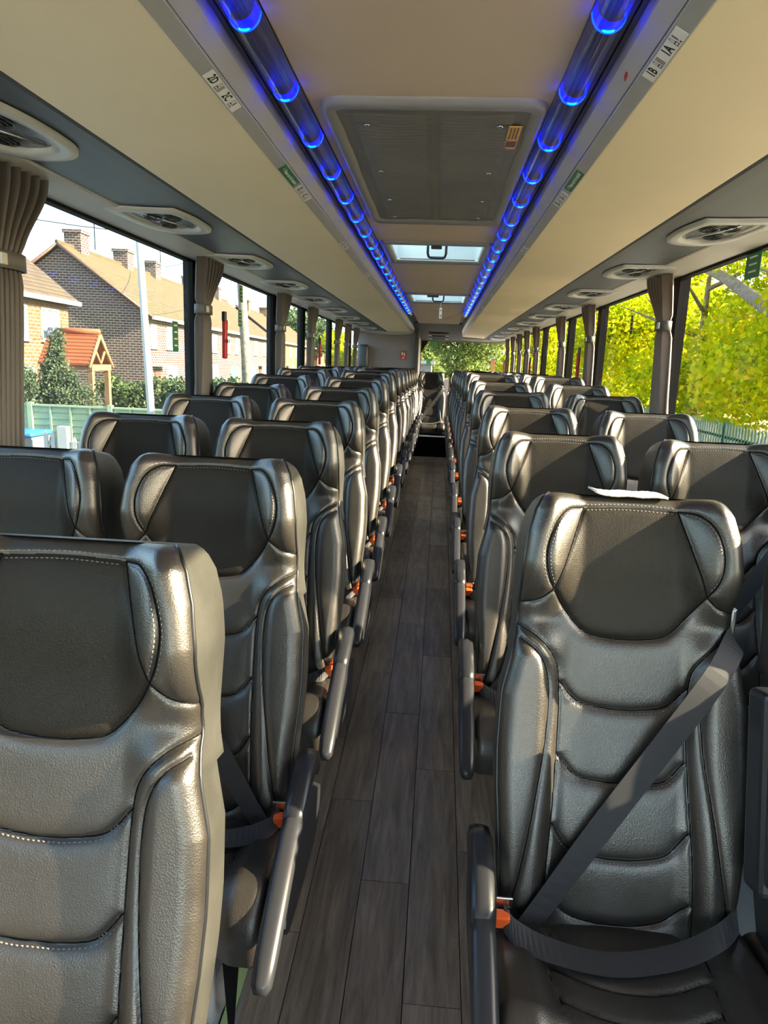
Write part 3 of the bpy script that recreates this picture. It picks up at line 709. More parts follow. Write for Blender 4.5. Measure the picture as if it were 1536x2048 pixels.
def leg_geo(sd):
    G = [tubegeo([(sd*.088, -.16, .33), (sd*.088, -.16, .02)], .019, 10), tubegeo([(sd*.088, -.38, .33), (sd*.088, -.38, .13), (sd*.088, -.36, .085), (sd*.088, -.32, .065), (sd*.088, -.16, .065)], .019, 10)]
    return mesh('leg', *merge(G), LEGM, True)
def foot_geo(sd): return mesh('floor_rail', *boxgeo(sd*.05-.022, sd*.05+.022, -.46, -.10, 0, .022), ALU)
def blade_geo(sd):
    P = [(-.42, .345), (-.30, .345), (-.33, .18), (-.37, .06)]
    V = [(sd*.135+e, a, b) for e in (-.006, .006) for a, b in P]; return mesh('leg_bracket', V, [(0, 1, 2, 3), (7, 6, 5, 4)]+[(i, (i+1) % 4, 4+(i+1) % 4, 4+i) for i in range(4)], BLACKM)
def ribbon(name, C, Wd, w, th=.0016, mat=BELT, n=6):
    P = cr(C, n); D = cr(Wd, n); V = []; Fc = []
    for i in range(len(P)):
        d = P[min(i+1, len(P)-1)]-P[max(i-1, 0)]; wd = D[i]/np.linalg.norm(D[i]); nn = np.cross(d, wd); nn /= np.linalg.norm(nn)+1e-9
        V += [P[i]-wd*w/2-nn*th/2, P[i]+wd*w/2-nn*th/2, P[i]+wd*w/2+nn*th/2, P[i]-wd*w/2+nn*th/2]
    for i in range(len(P)-1):
        for k in range(4): Fc.append((4*i+k, 4*i+(k+1) % 4, 4*i+4+(k+1) % 4, 4*i+4+k))
    Fc += [(0, 1, 2, 3), tuple(4*(len(P)-1)+k for k in (3, 2, 1, 0))]
    return mesh(name, V, Fc, mat)
def belt_meshes(sd):
    "sd = side of the buckle (-1: buckle at -x)"
    o = -sd
    pts = [P3(o*.214, .56, -.075), P3(o*.208, .575, -.01), P3(o*.190, .560, .030), P3(o*.15, .50, .052), P3(o*.06, .365, .050), P3(-o*.04, .22, .052), P3(-o*.13, .09, .060), P3(-o*.196, .005, .072), P3(-o*.214, -.03, .082)]
    # width vector: in the back plane, across the strap
    dr = (P3(-o*.196, .005, 0)-P3(o*.19, .56, 0)); dr /= np.linalg.norm(dr); wv = np.cross(dr, ND); wv /= np.linalg.norm(wv)
    if wv[2] < 0: wv = -wv
    vert = TD
    sh = ribbon('shoulder_belt', pts, [vert, vert*.7+wv*.3, wv, wv, wv, wv, wv*.9+ND*.2, wv*.6+ND*.4, wv*.5+ND*.5], .046)
    y, z, ny, nz = cush_path(np.array([.06]))
    lp = [(-o*.212, -.275, .500), (-o*.19, -.295, .487), (-o*.13, -.312, .474), (-o*.03, -.322, .468), (o*.08, -.300, .474), (o*.16, -.275, .498), (o*.21, -.225, .492), (o*.232, -.18, .450)]
    wl = [(0, .35, .9), (0, .7, .7), (0, .9, .35), (0, .95, .25), (0, .9, .35), (0, .8, .5), (0, .6, .8), (0, .6, .8)]
    la = ribbon('lap_belt', lp, wl, .042)
    bm = bmesh.new(); boxbm(bm, (sd*.215, -.262, .468), (.030, .022, .075), .004, 2, (.25, 'X')); bk = bmo(bm, 'buckle', BLACK)
    bm = bmesh.new(); boxbm(bm, (sd*.215, -.274, .496), (.026, .020, .028), .003, 2, (.25, 'X')); bt = bmo(bm, 'buckle_button', ORANGE)
    bm = bmesh.new(); boxbm(bm, (sd*.212, -.262, .520), (.030, .004, .026), .001, 1, (.25, 'X')); tg = bmo(bm, 'buckle_tongue', STEEL)
    bm = bmesh.new(); boxbm(bm, tuple(P3(o*.214, .585, -.055)), (.012, .05, .10), .004, 2); gd = bmo(bm, 'belt_guide', STEEL)
    return sh, la, bk, bt, tg, gd
SD = {}
for sd in (-1, 1): SD[sd] = dict(cover=side_cover(sd), arm=arm_meshes(sd), leg=leg_geo(sd), foot=foot_geo(sd), blade=blade_geo(sd), belt=belt_meshes(sd))
def seat(label, x, y, sd, aisle, group, z=None, arm=True, legs=True, belt=True):
    "sd: side of the aisle seen from the seat (-1 aisle lies at -x)"
    t = thing('coach_seat', label, 'seat', (x, y, SEATF+FZ(y) if z is None else z), group=group)
    for nm, me in HI: link(nm, me, t)
    for nm, me in CUH: link(nm, me, t)
    link('back_shell', SHELL, t); [link('cushion_side', q_, t) for q_ in SKIRT]
    for p in PIPE: link('piping', p, t)
    for p in CP: link('piping', p, t)
    link('stitching', STIT, t, kind='stuff'); link('seam_shade', W1, t, kind='stuff'); link('seam_shade', W2, t, kind='stuff'); link('seat_base', BASE, t)
    q = SD[sd]
    sh, la, bk, bt, tg, gd = q['belt']
    if belt: b = link('seat_belt', sh, t); link('lap_belt', la, b)
    k = link('buckle', bk, t); link('buckle_button', bt, k, label='orange release button'); belt and link('buckle_tongue', tg, k); link('belt_guide', gd, t)
    if aisle:
        link('side_cover', q['cover'], t)
        if arm: a = link('armrest', q['arm'][0], t); link('arm_pad', q['arm'][1], a, label='glossy grey pad')
        if legs: l = link('leg', q['leg'], t); link('floor_rail', q['foot'], l); link('leg_bracket', q['blade'], t)
    return t
LROW = [.91, 1.565, 2.235, 2.91, 3.58, 4.29, 4.98, 5.66, 6.34, 7.02, 7.70, 8.38, 9.06, 9.74]
RROW = [1.36, 2.20, 2.97, 3.74, 4.46, 5.22, 5.98, 6.74, 7.50, 8.26, 9.02, 9.78]
for k, y in enumerate(LROW):
    nm = ORD[k]
    extra = ['cut off at the left', 'with its buckle in view'][k] if k < 2 else 'counted from the camera'
    seat('black leather aisle seat, %s row left of the aisle, %s' % (nm, extra), -.445, y, 1, True, 'leather aisle seats left of the aisle', belt=k > 0)
    if k: seat('black leather window seat in the %s row on the left, counting from the camera' % nm, -.895, y+.01, 1, False, 'leather window seats on the left')
for k, y in enumerate(RROW):
    nm = ORD[k]
    extra = 'with cloth on top' if k == 0 else 'counted from the camera'
    seat('black leather aisle seat, %s row right of the aisle, %s' % (nm, extra), .432, y, -1, True, 'leather aisle seats right of the aisle')
    t = seat('black leather window seat, %s row on the right, %s' % (nm, 'cut off by the picture edge' if k == 0 else 'counting from the camera'), .895 if k else .905, y-.03 if k else 1.30, -1, False, 'leather window seats on the right')
    if k == 0:
        a = box('raised_armrest', (-.262, -.19, .775), (.046, .07, .34), BLACK, t, .014, 3, (-.25, 'X'), label='armrest folded upright')
        box('arm_pad', (-.262, -.232, .785), (.034, .03, .29), PADGREY, a, .01, 3, (-.25, 'X'))
        link('screw', scr, a, (-.262, -.209, .925), (1.3, 0, 0)); 
        tube('screw_hole', [(-.262, -.215, .90), (-.262, -.219, .899)], .004, INK, a)
for x, nm in ((-.07, 'centre back-row leather seat facing the end of the aisle'), (.40, 'back-row leather seat just right of the centre one'), (.86, 'rightmost back-row leather seat by the window')):
    seat(nm, x, 10.95, -1, False, None, z=-1.30) if x > 0 else seat(nm, x, 10.85, -1, False, None, z=-1.30)
# cream cloth laid over the top of the nearest right seat
V = []; Fc = []; nx, ny_ = 40, 8
for j in range(ny_):
    for i in range(nx):
        u = i/(nx-1); v = j/(ny_-1); x = .432-.065+.135*u; w = .0008*sin(u*17)+.0003*sin(u*73+1)
        y = 1.36-.012+.075*v; z = -.2260+.003*sin(v*pi*.6)-.006*v+w+.005*max(0, 1-u/.1)
        V.append((x, y, z))
for j in range(ny_-1):
    for i in range(nx-1): Fc.append((j*nx+i, j*nx+i+1, (j+1)*nx+i+1, (j+1)*nx+i))
me = mesh('cloth', V, Fc, plain('cream_cloth', (.72, .66, .56, 1), .9, nb=.5, nsc=300), True)
co = link('folded_cloth', me, label='cream fluffy cloth laid over the top of the nearest right seat', category='cloth')
sm_ = co.modifiers.new('s', 'SOLIDIFY'); sm_.thickness = .004

# ============================================================ curtains
def curtain(s, y0, label, top=.36, tie=.13, bot=.22, grp=None, tz=.235, second=None, lean=0):
    t = thing('curtain', label, 'curtain', (s*1.13, y0, 0), group=grp)
    nz_, nu = 44, 60; V = []; Fc = []
    for j in range(nz_):
        z = ZT+.02-(ZT+.02-(ZS-.02))*j/(nz_-1)
        def wd(z):
            if z > tz: q = sm(np.array(z), tz, ZT); return float(tie+(top-tie)*q**1.1)
            q = sm(np.array(-z), -tz, -ZS); return float(tie+(bot-tie)*q)
        w = wd(z); pin = max(0, 1-abs(z-tz)/.05)
        for i in range(nu):
            u = i/(nu-1); amp = .020*(1-.55*pin); ph = .4*sin(z*5)
            x = s*(amp*sin(u*2*pi*6.5+ph)+.35*amp*sin(u*2*pi*13+1.3)); y = w*u+.02*(1-u)*pin+lean*(ZT-z)/(ZT-ZS)
            V.append((x, y, z))
    for j in range(nz_-1):
        for i in range(nu-1): Fc.append((j*nu+i, j*nu+i+1, (j+1)*nu+i+1, (j+1)*nu+i))
    c = link('curtain_cloth', mesh('curtain_cloth', V, Fc, CURT if s < 0 else CURT_LIT, True), t); md = c.modifiers.new('s', 'SOLIDIFY'); md.thickness = .003
    for z in [tz]+([second] if second is not None else []):
        P = [(cos(a)*.034*s, lean*(ZT-z)/(ZT-ZS)+tie/2+.008+sin(a)*(tie/2+.012), 0) for a in np.linspace(0, 2*pi, 24, endpoint=False)]
        V = [(x, y, z+dz) for dz in (-.022, .022) for x, y, _ in P]+[(x*.93, y, z+dz) for dz in (-.022, .022) for x, y, _ in P]
        n = 24; Fc = [(i, (i+1) % n, n+(i+1) % n, n+i) for i in range(n)]
        tb = link('tie_band', mesh('tie_band', V, Fc, TIE, True), t); md = tb.modifiers.new('s', 'SOLIDIFY'); md.thickness = .004
        box('buckle', (-s*.036, .03+lean*(ZT-z)/(ZT-ZS), z), (.008, .028, .030), VENTFR, tb, .002)
    return t
CL_ = [(1.83, 'nearest left curtain, grey-brown, tied with a wide band at the left picture edge'), (3.56, 'grey-brown curtain gathered between the first and second left windows'), (5.28, 'grey-brown curtain between the second and third left windows'), (6.50, 'grey-brown curtain between the third and fourth left windows'), (8.18, 'grey-brown curtain after the fourth left window'), (9.00, 'grey-brown curtain in the narrow bay near the grey partition'), (9.90, 'last left curtain beside the grey partition')]
for i, (y, lb) in enumerate(CL_):
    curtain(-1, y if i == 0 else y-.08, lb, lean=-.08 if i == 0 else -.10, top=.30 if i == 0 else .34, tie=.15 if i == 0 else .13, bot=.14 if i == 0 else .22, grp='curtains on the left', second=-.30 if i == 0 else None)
CR_ = [(3.56, 'large brown curtain between the first and second right windows, sunlit fold'), (5.28, 'brown curtain between the second and third right windows'), (6.50, 'brown curtain after the third right window'), (8.18, 'brown curtain after the fourth right window'), (9.05, 'brown curtain in the rear right bay, nearer one'), (9.90, 'brown curtain in the rear right bay beyond the pillar'), (10.8, 'brown curtain in the rear right bay, second last'), (11.64, 'last right curtain beside the back window')]
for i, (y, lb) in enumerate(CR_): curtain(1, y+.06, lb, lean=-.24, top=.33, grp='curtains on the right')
# red hammer pouches on the pillars
def pouch(x, y, z, s, label):
    t = thing('hammer_pouch', label, 'safety hammer', (x, y, z), group='red safety hammer pouches')
    bm = bmesh.new(); boxbm(bm, (0, 0, 0), (.022, .045, .20), .008, 3); me = bmo(bm, 'p', RED, True)
    for v in me.vertices:
        if v.co.z < 0: v.co.y *= .75; v.co.y += .008*v.co.z/.1
    link('pouch', me, t); box('hammer_head', (-s*.0, -.012, .115), (.02, .03, .05), BLACK, t, .004)
    text('lettering', 'HAMMER', .026, RED if False else plain('dark_red_print', (.2, .0, .0, 1), .5), t, (-s*.0118, 0, -.01), (pi/2, pi/2*0, -s*pi/2))
pouch(-1.075, 3.70, .10, -1, 'red safety hammer pouch hanging by the first left pillar curtain')
pouch(-1.075, 6.66, .08, -1, 'red safety hammer pouch by the fourth left window')
pouch(1.075, 5.42, .04, 1, 'red safety hammer pouch on the curtain right of the third right window')
pouch(1.075, 8.30, .0, 1, 'red safety hammer pouch by the fifth right curtain')
pouch(1.075, 11.6, .0, 1, 'red safety hammer pouch beside the back window')
# stickers on the panes
def wsticker(s, y, z, w, h, mat, label, marks=True, tx=None):
    t = link('window_sticker', mesh('ws', *boxgeo(-.001, .001, -w/2, w/2, -h/2, h/2), mat), None, (s*(HW+.006), y, z), label=label, category='sticker')
    if marks: link('print_marks', mesh('ws', *merge([boxgeo(-s*.003, -s*.001, -w*.25, w*.25, -h*.32+k*h*.22, -h*.27+k*h*.22) for k in range(4)]), WHITE if mat is not WHITE else INK), t)
wsticker(-1, 3.34, .095, .07, .14, GREENLBL, 'green exit sticker at the far edge of the first left window')
wsticker(-1, 4.47, .40, .07, .10, GREENLBL, 'dark green sticker at the top of the second left window')
wsticker(-1, 4.44, .25, .07, .10, GREENLBL, 'lower dark green sticker on the second left window')
wsticker(-1, 5.80, .33, .09, .10, GREENLBL, 'dark sticker on the third left window')
wsticker(-1, 7.1, .34, .12, .10, GREENLBL, 'upper dark sticker on the fourth left window')
wsticker(-1, 7.1, .17, .12, .09, GREENLBL, 'lower dark sticker on the fourth left window')
wsticker(1, 2.86, .43, .13, .12, GREENLBL, 'green exit sticker at the top corner of the nearest right window')
wsticker(1, 4.52, .295, .05, .11, INK, 'small black and white sticker on the second right window')

# ============================================================ OUTSIDE
GZ = -2.85
def mixmat(name, stops, sc, rough=.9, kind='Object', bump=.3):
    m = M(name).set(Roughness=rough); n = m.noise(m.co(kind), sc, 8, .65); m.l(m.ramp(n.outputs[0], stops), m.b.inputs['Base Color']); m.bump(n.outputs[0], bump, .02); return m.m
GRASS = mixmat('grass', [(.3, (.13, .13, .05, 1)), (.7, (.24, .21, .10, 1))], 3)
ROAD = mixmat('road', [(.3, (.36, .33, .29, 1)), (.7, (.46, .43, .37, 1))], 6)
def brick(name, c1, c2, mort):
    m = M(name).set(Roughness=.9)
    g = m.n('NewGeometry'); sx = m.n('SeparateXYZ'); m.l(g.outputs['Position'], sx.inputs[0])
    ad = m.n('Math', operation='ADD'); m.l(sx.outputs[0], ad.inputs[0]); m.l(sx.outputs[1], ad.inputs[1])
    cb = m.n('CombineXYZ'); m.l(ad.outputs[0], cb.inputs[0]); m.l(sx.outputs[2], cb.inputs[1])
    b = m.n('TexBrick', offset=.5); b.inputs['Color1'].default_value = c1; b.inputs['Color2'].default_value = c2; b.inputs['Mortar'].default_value = mort
    b.inputs['Scale'].default_value = 1; b.inputs['Mortar Size'].default_value = .02; b.inputs['Brick Width'].default_value = .34; b.inputs['Row Height'].default_value = .13
    m.l(cb.outputs[0], b.inputs[0]); m.l(b.outputs[0], m.b.inputs['Base Color']); m.bump(b.outputs['Fac'], -.4, .01); return m.m
BRICK1 = brick('brick_brown', (.065, .028, .020, 1), (.09, .044, .032, 1), (.27, .24, .21, 1))
BRICK2 = brick('brick_orange', (.12, .052, .02, 1), (.15, .072, .032, 1), (.17, .13, .09, 1))
def tiles(name, c1, c2, sc=1):
    m = M(name).set(Roughness=.85); g = m.n('NewGeometry'); sx = m.n('SeparateXYZ'); m.l(g.outputs['Position'], sx.inputs[0])
    cb = m.n('CombineXYZ'); m.l(sx.outputs[1], cb.inputs[0]); m.l(sx.outputs[2], cb.inputs[1])
    b = m.n('TexBrick', offset=.5); b.inputs['Color1'].default_value = c1; b.inputs['Color2'].default_value = c2; b.inputs['Mortar'].default_value = tuple(c*.45 for c in c1[:3])+(1,)
    b.inputs['Scale'].default_value = 1; b.inputs['Mortar Size'].default_value = .018; b.inputs['Brick Width'].default_value = .3; b.inputs['Row Height'].default_value = .17
    m.l(cb.outputs[0], b.inputs[0]); m.l(b.outputs[0], m.b.inputs['Base Color']); m.bump(b.outputs['Fac'], -.5, .02); return m.m
ROOF = tiles('roof_tiles', (.095, .062, .022, 1), (.12, .082, .03, 1))
ROOF2 = tiles('roof_tiles_dark', (.07, .042, .024, 1), (.10, .066, .03, 1))
UPVC = plain('upvc_white', (.42, .42, .40, 1), .4)
PANE = plain('house_pane', (.12, .16, .18, 1), .08, spec=.8)
WOOD = plain('porch_wood', (.26, .14, .06, 1), .7, var=.15)
ORTILE = plain('orange_tile', (.30, .07, .02, 1), .7, var=.12)
DOORB = plain('door_brown', (.12, .06, .04, 1), .5)
g = link('ground', mesh('g', *boxgeo(-150, 150, -60, 300, GZ-.5, GZ), GRASS), kind='structure')
link('road', mesh('g', *boxgeo(-4.5, 4.5, -60, 300, GZ, GZ+.02), ROAD), kind='structure')
link('pavement', mesh('g', *boxgeo(-7.4, -4.6, -60, 300, GZ, GZ+.10), plain('paving', (.5, .47, .41, 1), .9, var=.1)), kind='structure')
def house(label, cx_, cy_, L, D, eave, ridge, wins, lows, doors, chims, mw, mr, slant=-.045, ant=()):
    "long face looks to +X; local y runs along the terrace"
    t = thing('house', label, 'house', (cx_, cy_, GZ), (0, 0, math.atan(-slant)))
    H = eave-GZ; R = ridge-GZ; o = .35
    V = [(0, 0, 0), (0, L, 0), (-D, L, 0), (-D, 0, 0), (0, 0, H), (0, L, H), (-D, L, H), (-D, 0, H), (-D/2, 0, R-.1), (-D/2, L, R-.1)]
    link('wall', mesh('w', V, [(0, 1, 5, 4), (2, 3, 7, 6), (3, 0, 4, 8, 7), (1, 2, 6, 9, 5)], mw), t)
    for sx in (0, 1):
        xe, xr = (o, -D/2) if sx == 0 else (-D-o, -D/2); ze = H-.25; zr = R
        V = [(xe, -.25, ze), (xe, L+.25, ze), (xr, L+.25, zr), (xr, -.25, zr)]; V += [(a, b, c+.12) for a, b, c in V]
        link('roof_slope', mesh('r', V, [(0, 1, 2, 3), (4, 7, 6, 5), (0, 4, 5, 1), (1, 5, 6, 2), (2, 6, 7, 3), (3, 7, 4, 0)], mr), t)
    tube('ridge_tiles', [(-D/2, -.25, R+.12), (-D/2, L+.25, R+.12)], .11, mr, t, 8)
    link('gutter', mesh('gt', *boxgeo(o-.02, o+.12, -.25, L+.25, H-.32, H-.15), UPVC), t)
    for vx in (0, 1): tube('bargeboard', [(o if vx == 0 else -D-o, -.27, H-.2), (-D/2, -.27, R+.02)], .07, UPVC if False else DOORB, t, 5)
    def win(y0, y1, z0, z1, n):
        w = link('window', mesh('wf', *merge([boxgeo(-.03, .05, y0, y1, z0, z0+.07), boxgeo(-.03, .05, y0, y1, z1-.07, z1), boxgeo(-.03, .05, y0, y0+.07, z0, z1), boxgeo(-.03, .05, y1-.07, y1, z0, z1)]+[boxgeo(-.03, .05, y0+(y1-y0)*k/n-.035, y0+(y1-y0)*k/n+.035, z0, z1) for k in range(1, n)]), UPVC), t)
        link('pane', mesh('wp', *boxgeo(-.02, .02, y0+.05, y1-.05, z0+.05, z1-.05), PANE), w)
        link('sill', mesh('wp', *boxgeo(0, .12, y0-.08, y1+.08, z0-.09, z0), UPVC), w)
    for a, b in wins: win(a, b, H-1.75, H-.55, 3 if b-a > 1.3 else 2)
    for a, b in lows: win(a, b, 1.05, 2.35, 3 if b-a > 1.3 else 2)
    for a, b in doors: link('door', mesh('d', *boxgeo(-.02, .04, a, b, 0, 2.1), DOORB), t); link('door_canopy', mesh('d', *boxgeo(0, .6, a-.3, b+.3, 2.3, 2.42), UPVC), t)
    for y in chims:
        G = [boxgeo(-D/2-.45, -D/2+.45, y-.5, y+.5, R-.6, R+1.0), boxgeo(-D/2-.52, -D/2+.52, y-.57, y+.57, R+.85, R+1.02)]
        c = link('chimney', mesh('c', *merge(G), mw), t)
    for y in ant:
        G = [tubegeo([(-D/2, y, R+.4), (-D/2, y, R+3.0)], .03, 5)]+[tubegeo([(-D/2-.45, y, R+2.9-.25*k), (-D/2+.45, y, R+2.9-.25*k)], .02, 4) for k in range(3)]+[tubegeo([(-D/2, y-.5, R+2.8), (-D/2, y+.5, R+2.8)], .02, 4)]
        link('aerial', mesh('a', *merge(G), BLACKM), t)
    return t
house('long brown-brick terrace with shaded gable end and tan tiled roof', -15.4, 37.0, 34, 9.0, 2.2, 5.45,
      [(.35, 1.25), (2.8, 4.4), (7.2, 8.0), (12.2, 13.5), (16.3, 17.3), (19, 20), (21.5, 22.8), (26, 27.3), (30, 31.3)], [(2.8, 4.6), (7.5, 9), (12.2, 13.8), (17.5, 19.8), (24.5, 26.3), (30, 31.6)], [(.8, 1.7), (10.3, 11.2), (21.6, 22.5), (28.2, 29.1)], [2.0, 8.4, 13.4, 22, 30], BRICK1, ROOF, ant=(4.3, 15.2))
house('second orange-brick terrace farther down the street', -17.3, 76, 28, 9, 2.2, 5.45, [(2, 3.5), (7, 8.3), (11, 12.5), (17, 18.5), (23, 24.4)], [(2, 4), (8, 10), (16, 18), (22, 24)], [(5, 6), (13, 14)], [4, 14, 24], BRICK2, ROOF, ant=(9,))
house('farthest pale terrace at the end of the street', -19, 110, 34, 9, 2.2, 5.45, [(3, 5), (8, 10), (14, 16), (21, 23)], [(3, 5), (10, 12)], [(7, 8)], [6, 20], BRICK2, ROOF2)
house('near orange-brick house with white gutter and casement windows', -14.75, 18.0, 10.6, 8.4, 2.2, 5.6, [(1.5, 2.8), (6.55, 7.35), (8.35, 9.75)], [(1.5, 3), (6.2, 7.6)], [(4.3, 5.2)], [1.5], BRICK2, ROOF2)
# orange tiled porch
PX, PY = -10.35, 21.0
t = thing('porch_canopy', 'orange tiled timber porch canopy on two posts in a front garden', 'porch', (PX, PY, GZ))
hw_, zb, zt = .72, 2.50, 3.42
for sg_ in (-1, 1):
    G = []
    for k in range(9):
        a0, a1 = k/9, (k+1)/9; y0, y1 = sg_*hw_*(1-a0), sg_*hw_*(1-a1); z0, z1 = zb+(zt-zb)*a0, zb+(zt-zb)*a1
        V = [(-1.45, y0, z0), (.12, y0, z0), (.12, y1, z1), (-1.45, y1, z1)]; V = V+[(x, y, z+.07-(.035 if i > 1 else 0)) for i, (x, y, z) in enumerate(V)]
        G.append((V, [(0, 1, 2, 3), (4, 7, 6, 5), (0, 4, 5, 1), (1, 5, 6, 2), (2, 6, 7, 3), (3, 7, 4, 0)]))
    link('tiled_slope', mesh('p', *merge(G), ORTILE), t)
    tube('rafter', [(.14, sg_*(hw_+.03), zb-.06), (.14, 0, zt-.02)], .06, WOOD, t, 4)
    tube('brace', [(.12, 0, zb+.05), (.12, sg_*.28, zb+.42)], .045, WOOD, t, 4)
tube('ridge_tiles', [(-1.45, 0, zt+.08), (.14, 0, zt+.08)], .08, ORTILE, t, 8)
link('beam', mesh('p', *boxgeo(.02, .16, -.62, .62, zb-.14, zb+.04), WOOD), t)
for y in (-.52, .52): link('post', mesh('p', *boxgeo(.0, .14, y-.075, y+.075, 0, zb-.1), WOOD), t)
link('side_beam', mesh('p', *boxgeo(-1.45, .0, -.62, -.5, zb-.14, zb), WOOD), t)
# street lamp and telegraph pole
t = thing('street_lamp', 'tall white lamp post outside the first left window', 'lamp post', (-4.86, 12, GZ))
tube('post', [(0, 0, 0), (-.06, 0, 1.2), (-.20, 0, 4.7), (-.31, 0, 7.6)], [.075, .068, .058, .045], UPVC, t, 12)
box('lamp_head', (-.0, 0, 7.65), (.7, .22, .12), WTRIM, t, .03)
t = thing('telegraph_pole', 'old wooden telegraph pole seen through the second left window', 'pole', (-7.0, 26, GZ))
tube('pole', [(0, 0, 0), (-.12, 0, 3.0), (-.38, 0, 7.4)], [.19, .17, .14], mixmat('old_wood', [(.3, (.10, .085, .06, 1)), (.7, (.30, .27, .20, 1))], 9), t, 12)
box('crossarm', (-.36, 0, 7.0), (1.4, .1, .12), DOORB, t)
for i, (a, b) in enumerate((((-7.4, 26, 4.3), (-19, 45, 5.6)), ((-7.4, 26, 4.2), (-19, 18, 4.9)), ((-7.4, 26, 4.35), (-5.1, 12, 4.6)), ((-7.4, 26, 4.25), (-18, 60, 5.6)))):
    A_, B_ = Vector(a), Vector(b); tube('overhead_cable', [A_.lerp(B_, q)-Vector((0, 0, .5*4*q*(1-q))) for q in np.linspace(0, 1, 9)], .014, BLACKM, None, 5, label=['cable from the telegraph pole to the brown terrace roof', 'cable from the telegraph pole to the near orange house', 'cable between telegraph pole and lamp post', 'cable from the telegraph pole along the street'][i], category='cable')
# lapped green fence panels
FEN = plain('fence_green', (.30, .38, .23, 1), .8, var=.08)
t = thing('panel_fence', 'pale green lapped garden fence facing the bus', 'fence', (0, 15, GZ))
x = -12.6
while x < -4.5:
    x1 = x+1.83; G = []
    for k in range(11): z = .10+.145*k; G.append(([(x+.05, 0, z), (x1, 0, z), (x1, .03, z+.155), (x+.05, .03, z+.155), (x+.05, .04, z), (x1, .04, z)], [(0, 1, 2, 3), (4, 0, 3), (1, 5, 2), (0, 4, 5, 1)]))
    link('lapped_boards', mesh('f', *merge(G), FEN), t, kind='stuff')
    for q in (.25, .5, .75): link('batten', mesh('f', *boxgeo(x+1.83*q-.02, x+1.83*q+.02, -.03, 0, .08, 1.68), FEN), t)
    link('capping', mesh('f', *boxgeo(x+.04, x1, -.04, .05, 1.68, 1.72), FEN), t)
    link('fence_post', mesh('f', *boxgeo(x-.05, x+.05, -.06, .05, 0, 1.76), FEN), t); x = x1
# picket fence
t = thing('picket_fence', 'low white picket fence in front of the green fence', 'fence', (0, 14, GZ))
for z in (.45, .95): link('rail', mesh('f', *boxgeo(-8.1, -4.6, .02, .06, z, z+.09), UPVC), t)
V = [(-.04, -.02, 0), (.04, -.02, 0), (.04, .02, 0), (-.04, .02, 0), (-.04, -.02, 1.05), (.04, -.02, 1.05), (.04, .02, 1.05), (-.04, .02, 1.05), (0, 0, 1.15)]
pk = mesh('picket', V, [(0, 1, 5, 4), (1, 2, 6, 5), (2, 3, 7, 6), (3, 0, 4, 7), (4, 5, 8), (5, 6, 8), (6, 7, 8), (7, 4, 8)], UPVC)
for k in range(22): link('picket', pk, t, (-8.05+.155*k, 0, 0 if k > 3 else .12))
link('gate_post', mesh('f', *boxgeo(-7.76, -7.56, -.08, .08, 0, 1.36), UPVC), t)
# wheelie bins
def bin_(x, y, label, grp, lid=(.03, .18, .55, 1)):
    t = thing('wheelie_bin', label, 'bin', (x, y, GZ), group=grp)
    V = []
    for z, a, b in ((.08, .22, .26), (1.02, .29, .36), (1.08, .31, .38)): V += [(-a, -b, z), (a, -b, z), (a, b, z), (-a, b, z)]
    Fc = [(0, 1, 2, 3)]+[(4*r+k, 4*r+(k+1) % 4, 4*r+4+(k+1) % 4, 4*r+4+k) for r in range(2) for k in range(4)]+[(11, 10, 9, 8)]
    link('body', mesh('b', V, Fc, plain('bin_grey', (.16, .17, .18, 1), .5)), t)
    bm = bmesh.new(); boxbm(bm, (0, -.02, 1.14), (.70, .86, .10), .04, 3)
    link('lid', bmo(bm, 'l', plain('bin_blue', lid, .45), True), t)
    for s in (-1, 1): tube('wheel', [(s*.26, .28, .12), (s*.31, .28, .12)], .12, BLACKM, t, 14)
    tube('emblem', [(.10*cos(a)+.02, -.345+.0, .62+.10*sin(a)) for a in np.linspace(.6, 5.4, 14)], .016, UPVC, t, 5)
bin_(-8.72, 14.45, 'wheelie bin with blue lid standing in front of the green fence', 'wheelie bins')
bin_(-9.05, 19.6, 'second blue-lidded bin beyond the green fence by the hedge', 'wheelie bins', (.02, .08, .55, 1))
# satellite dish on its mast
t = thing('satellite_dish', 'grey satellite dish on a mast above the garden bushes', 'satellite dish', (-10.1, 18.2, GZ))
tube('mast', [(0, 0, 0), (0, 0, 3.25)], .045, BLACKM, t, 8)
V = []; Fc = []
for r in range(5):
    for k in range(18): a = 2*pi*k/18; q = .17*r/4; V.append((q*cos(a), -.05+.7*q*q*2, q*sin(a)))
for r in range(4):
    for k in range(18): Fc.append((r*18+k, r*18+(k+1) % 18, (r+1)*18+(k+1) % 18, (r+1)*18+k))
d = link('dish', mesh('d', V, Fc, plain('dish_grey', (.16, .17, .18, 1), .6), True), t, (.03, -.06, 3.30), (-.2, 0, .6)); d.modifiers.new('s', 'SOLIDIFY').thickness = .02
tube('feed_arm', [(0, -.05, 3.2), (.05, -.3, 3.25)], .015, BLACKM, t, 6)

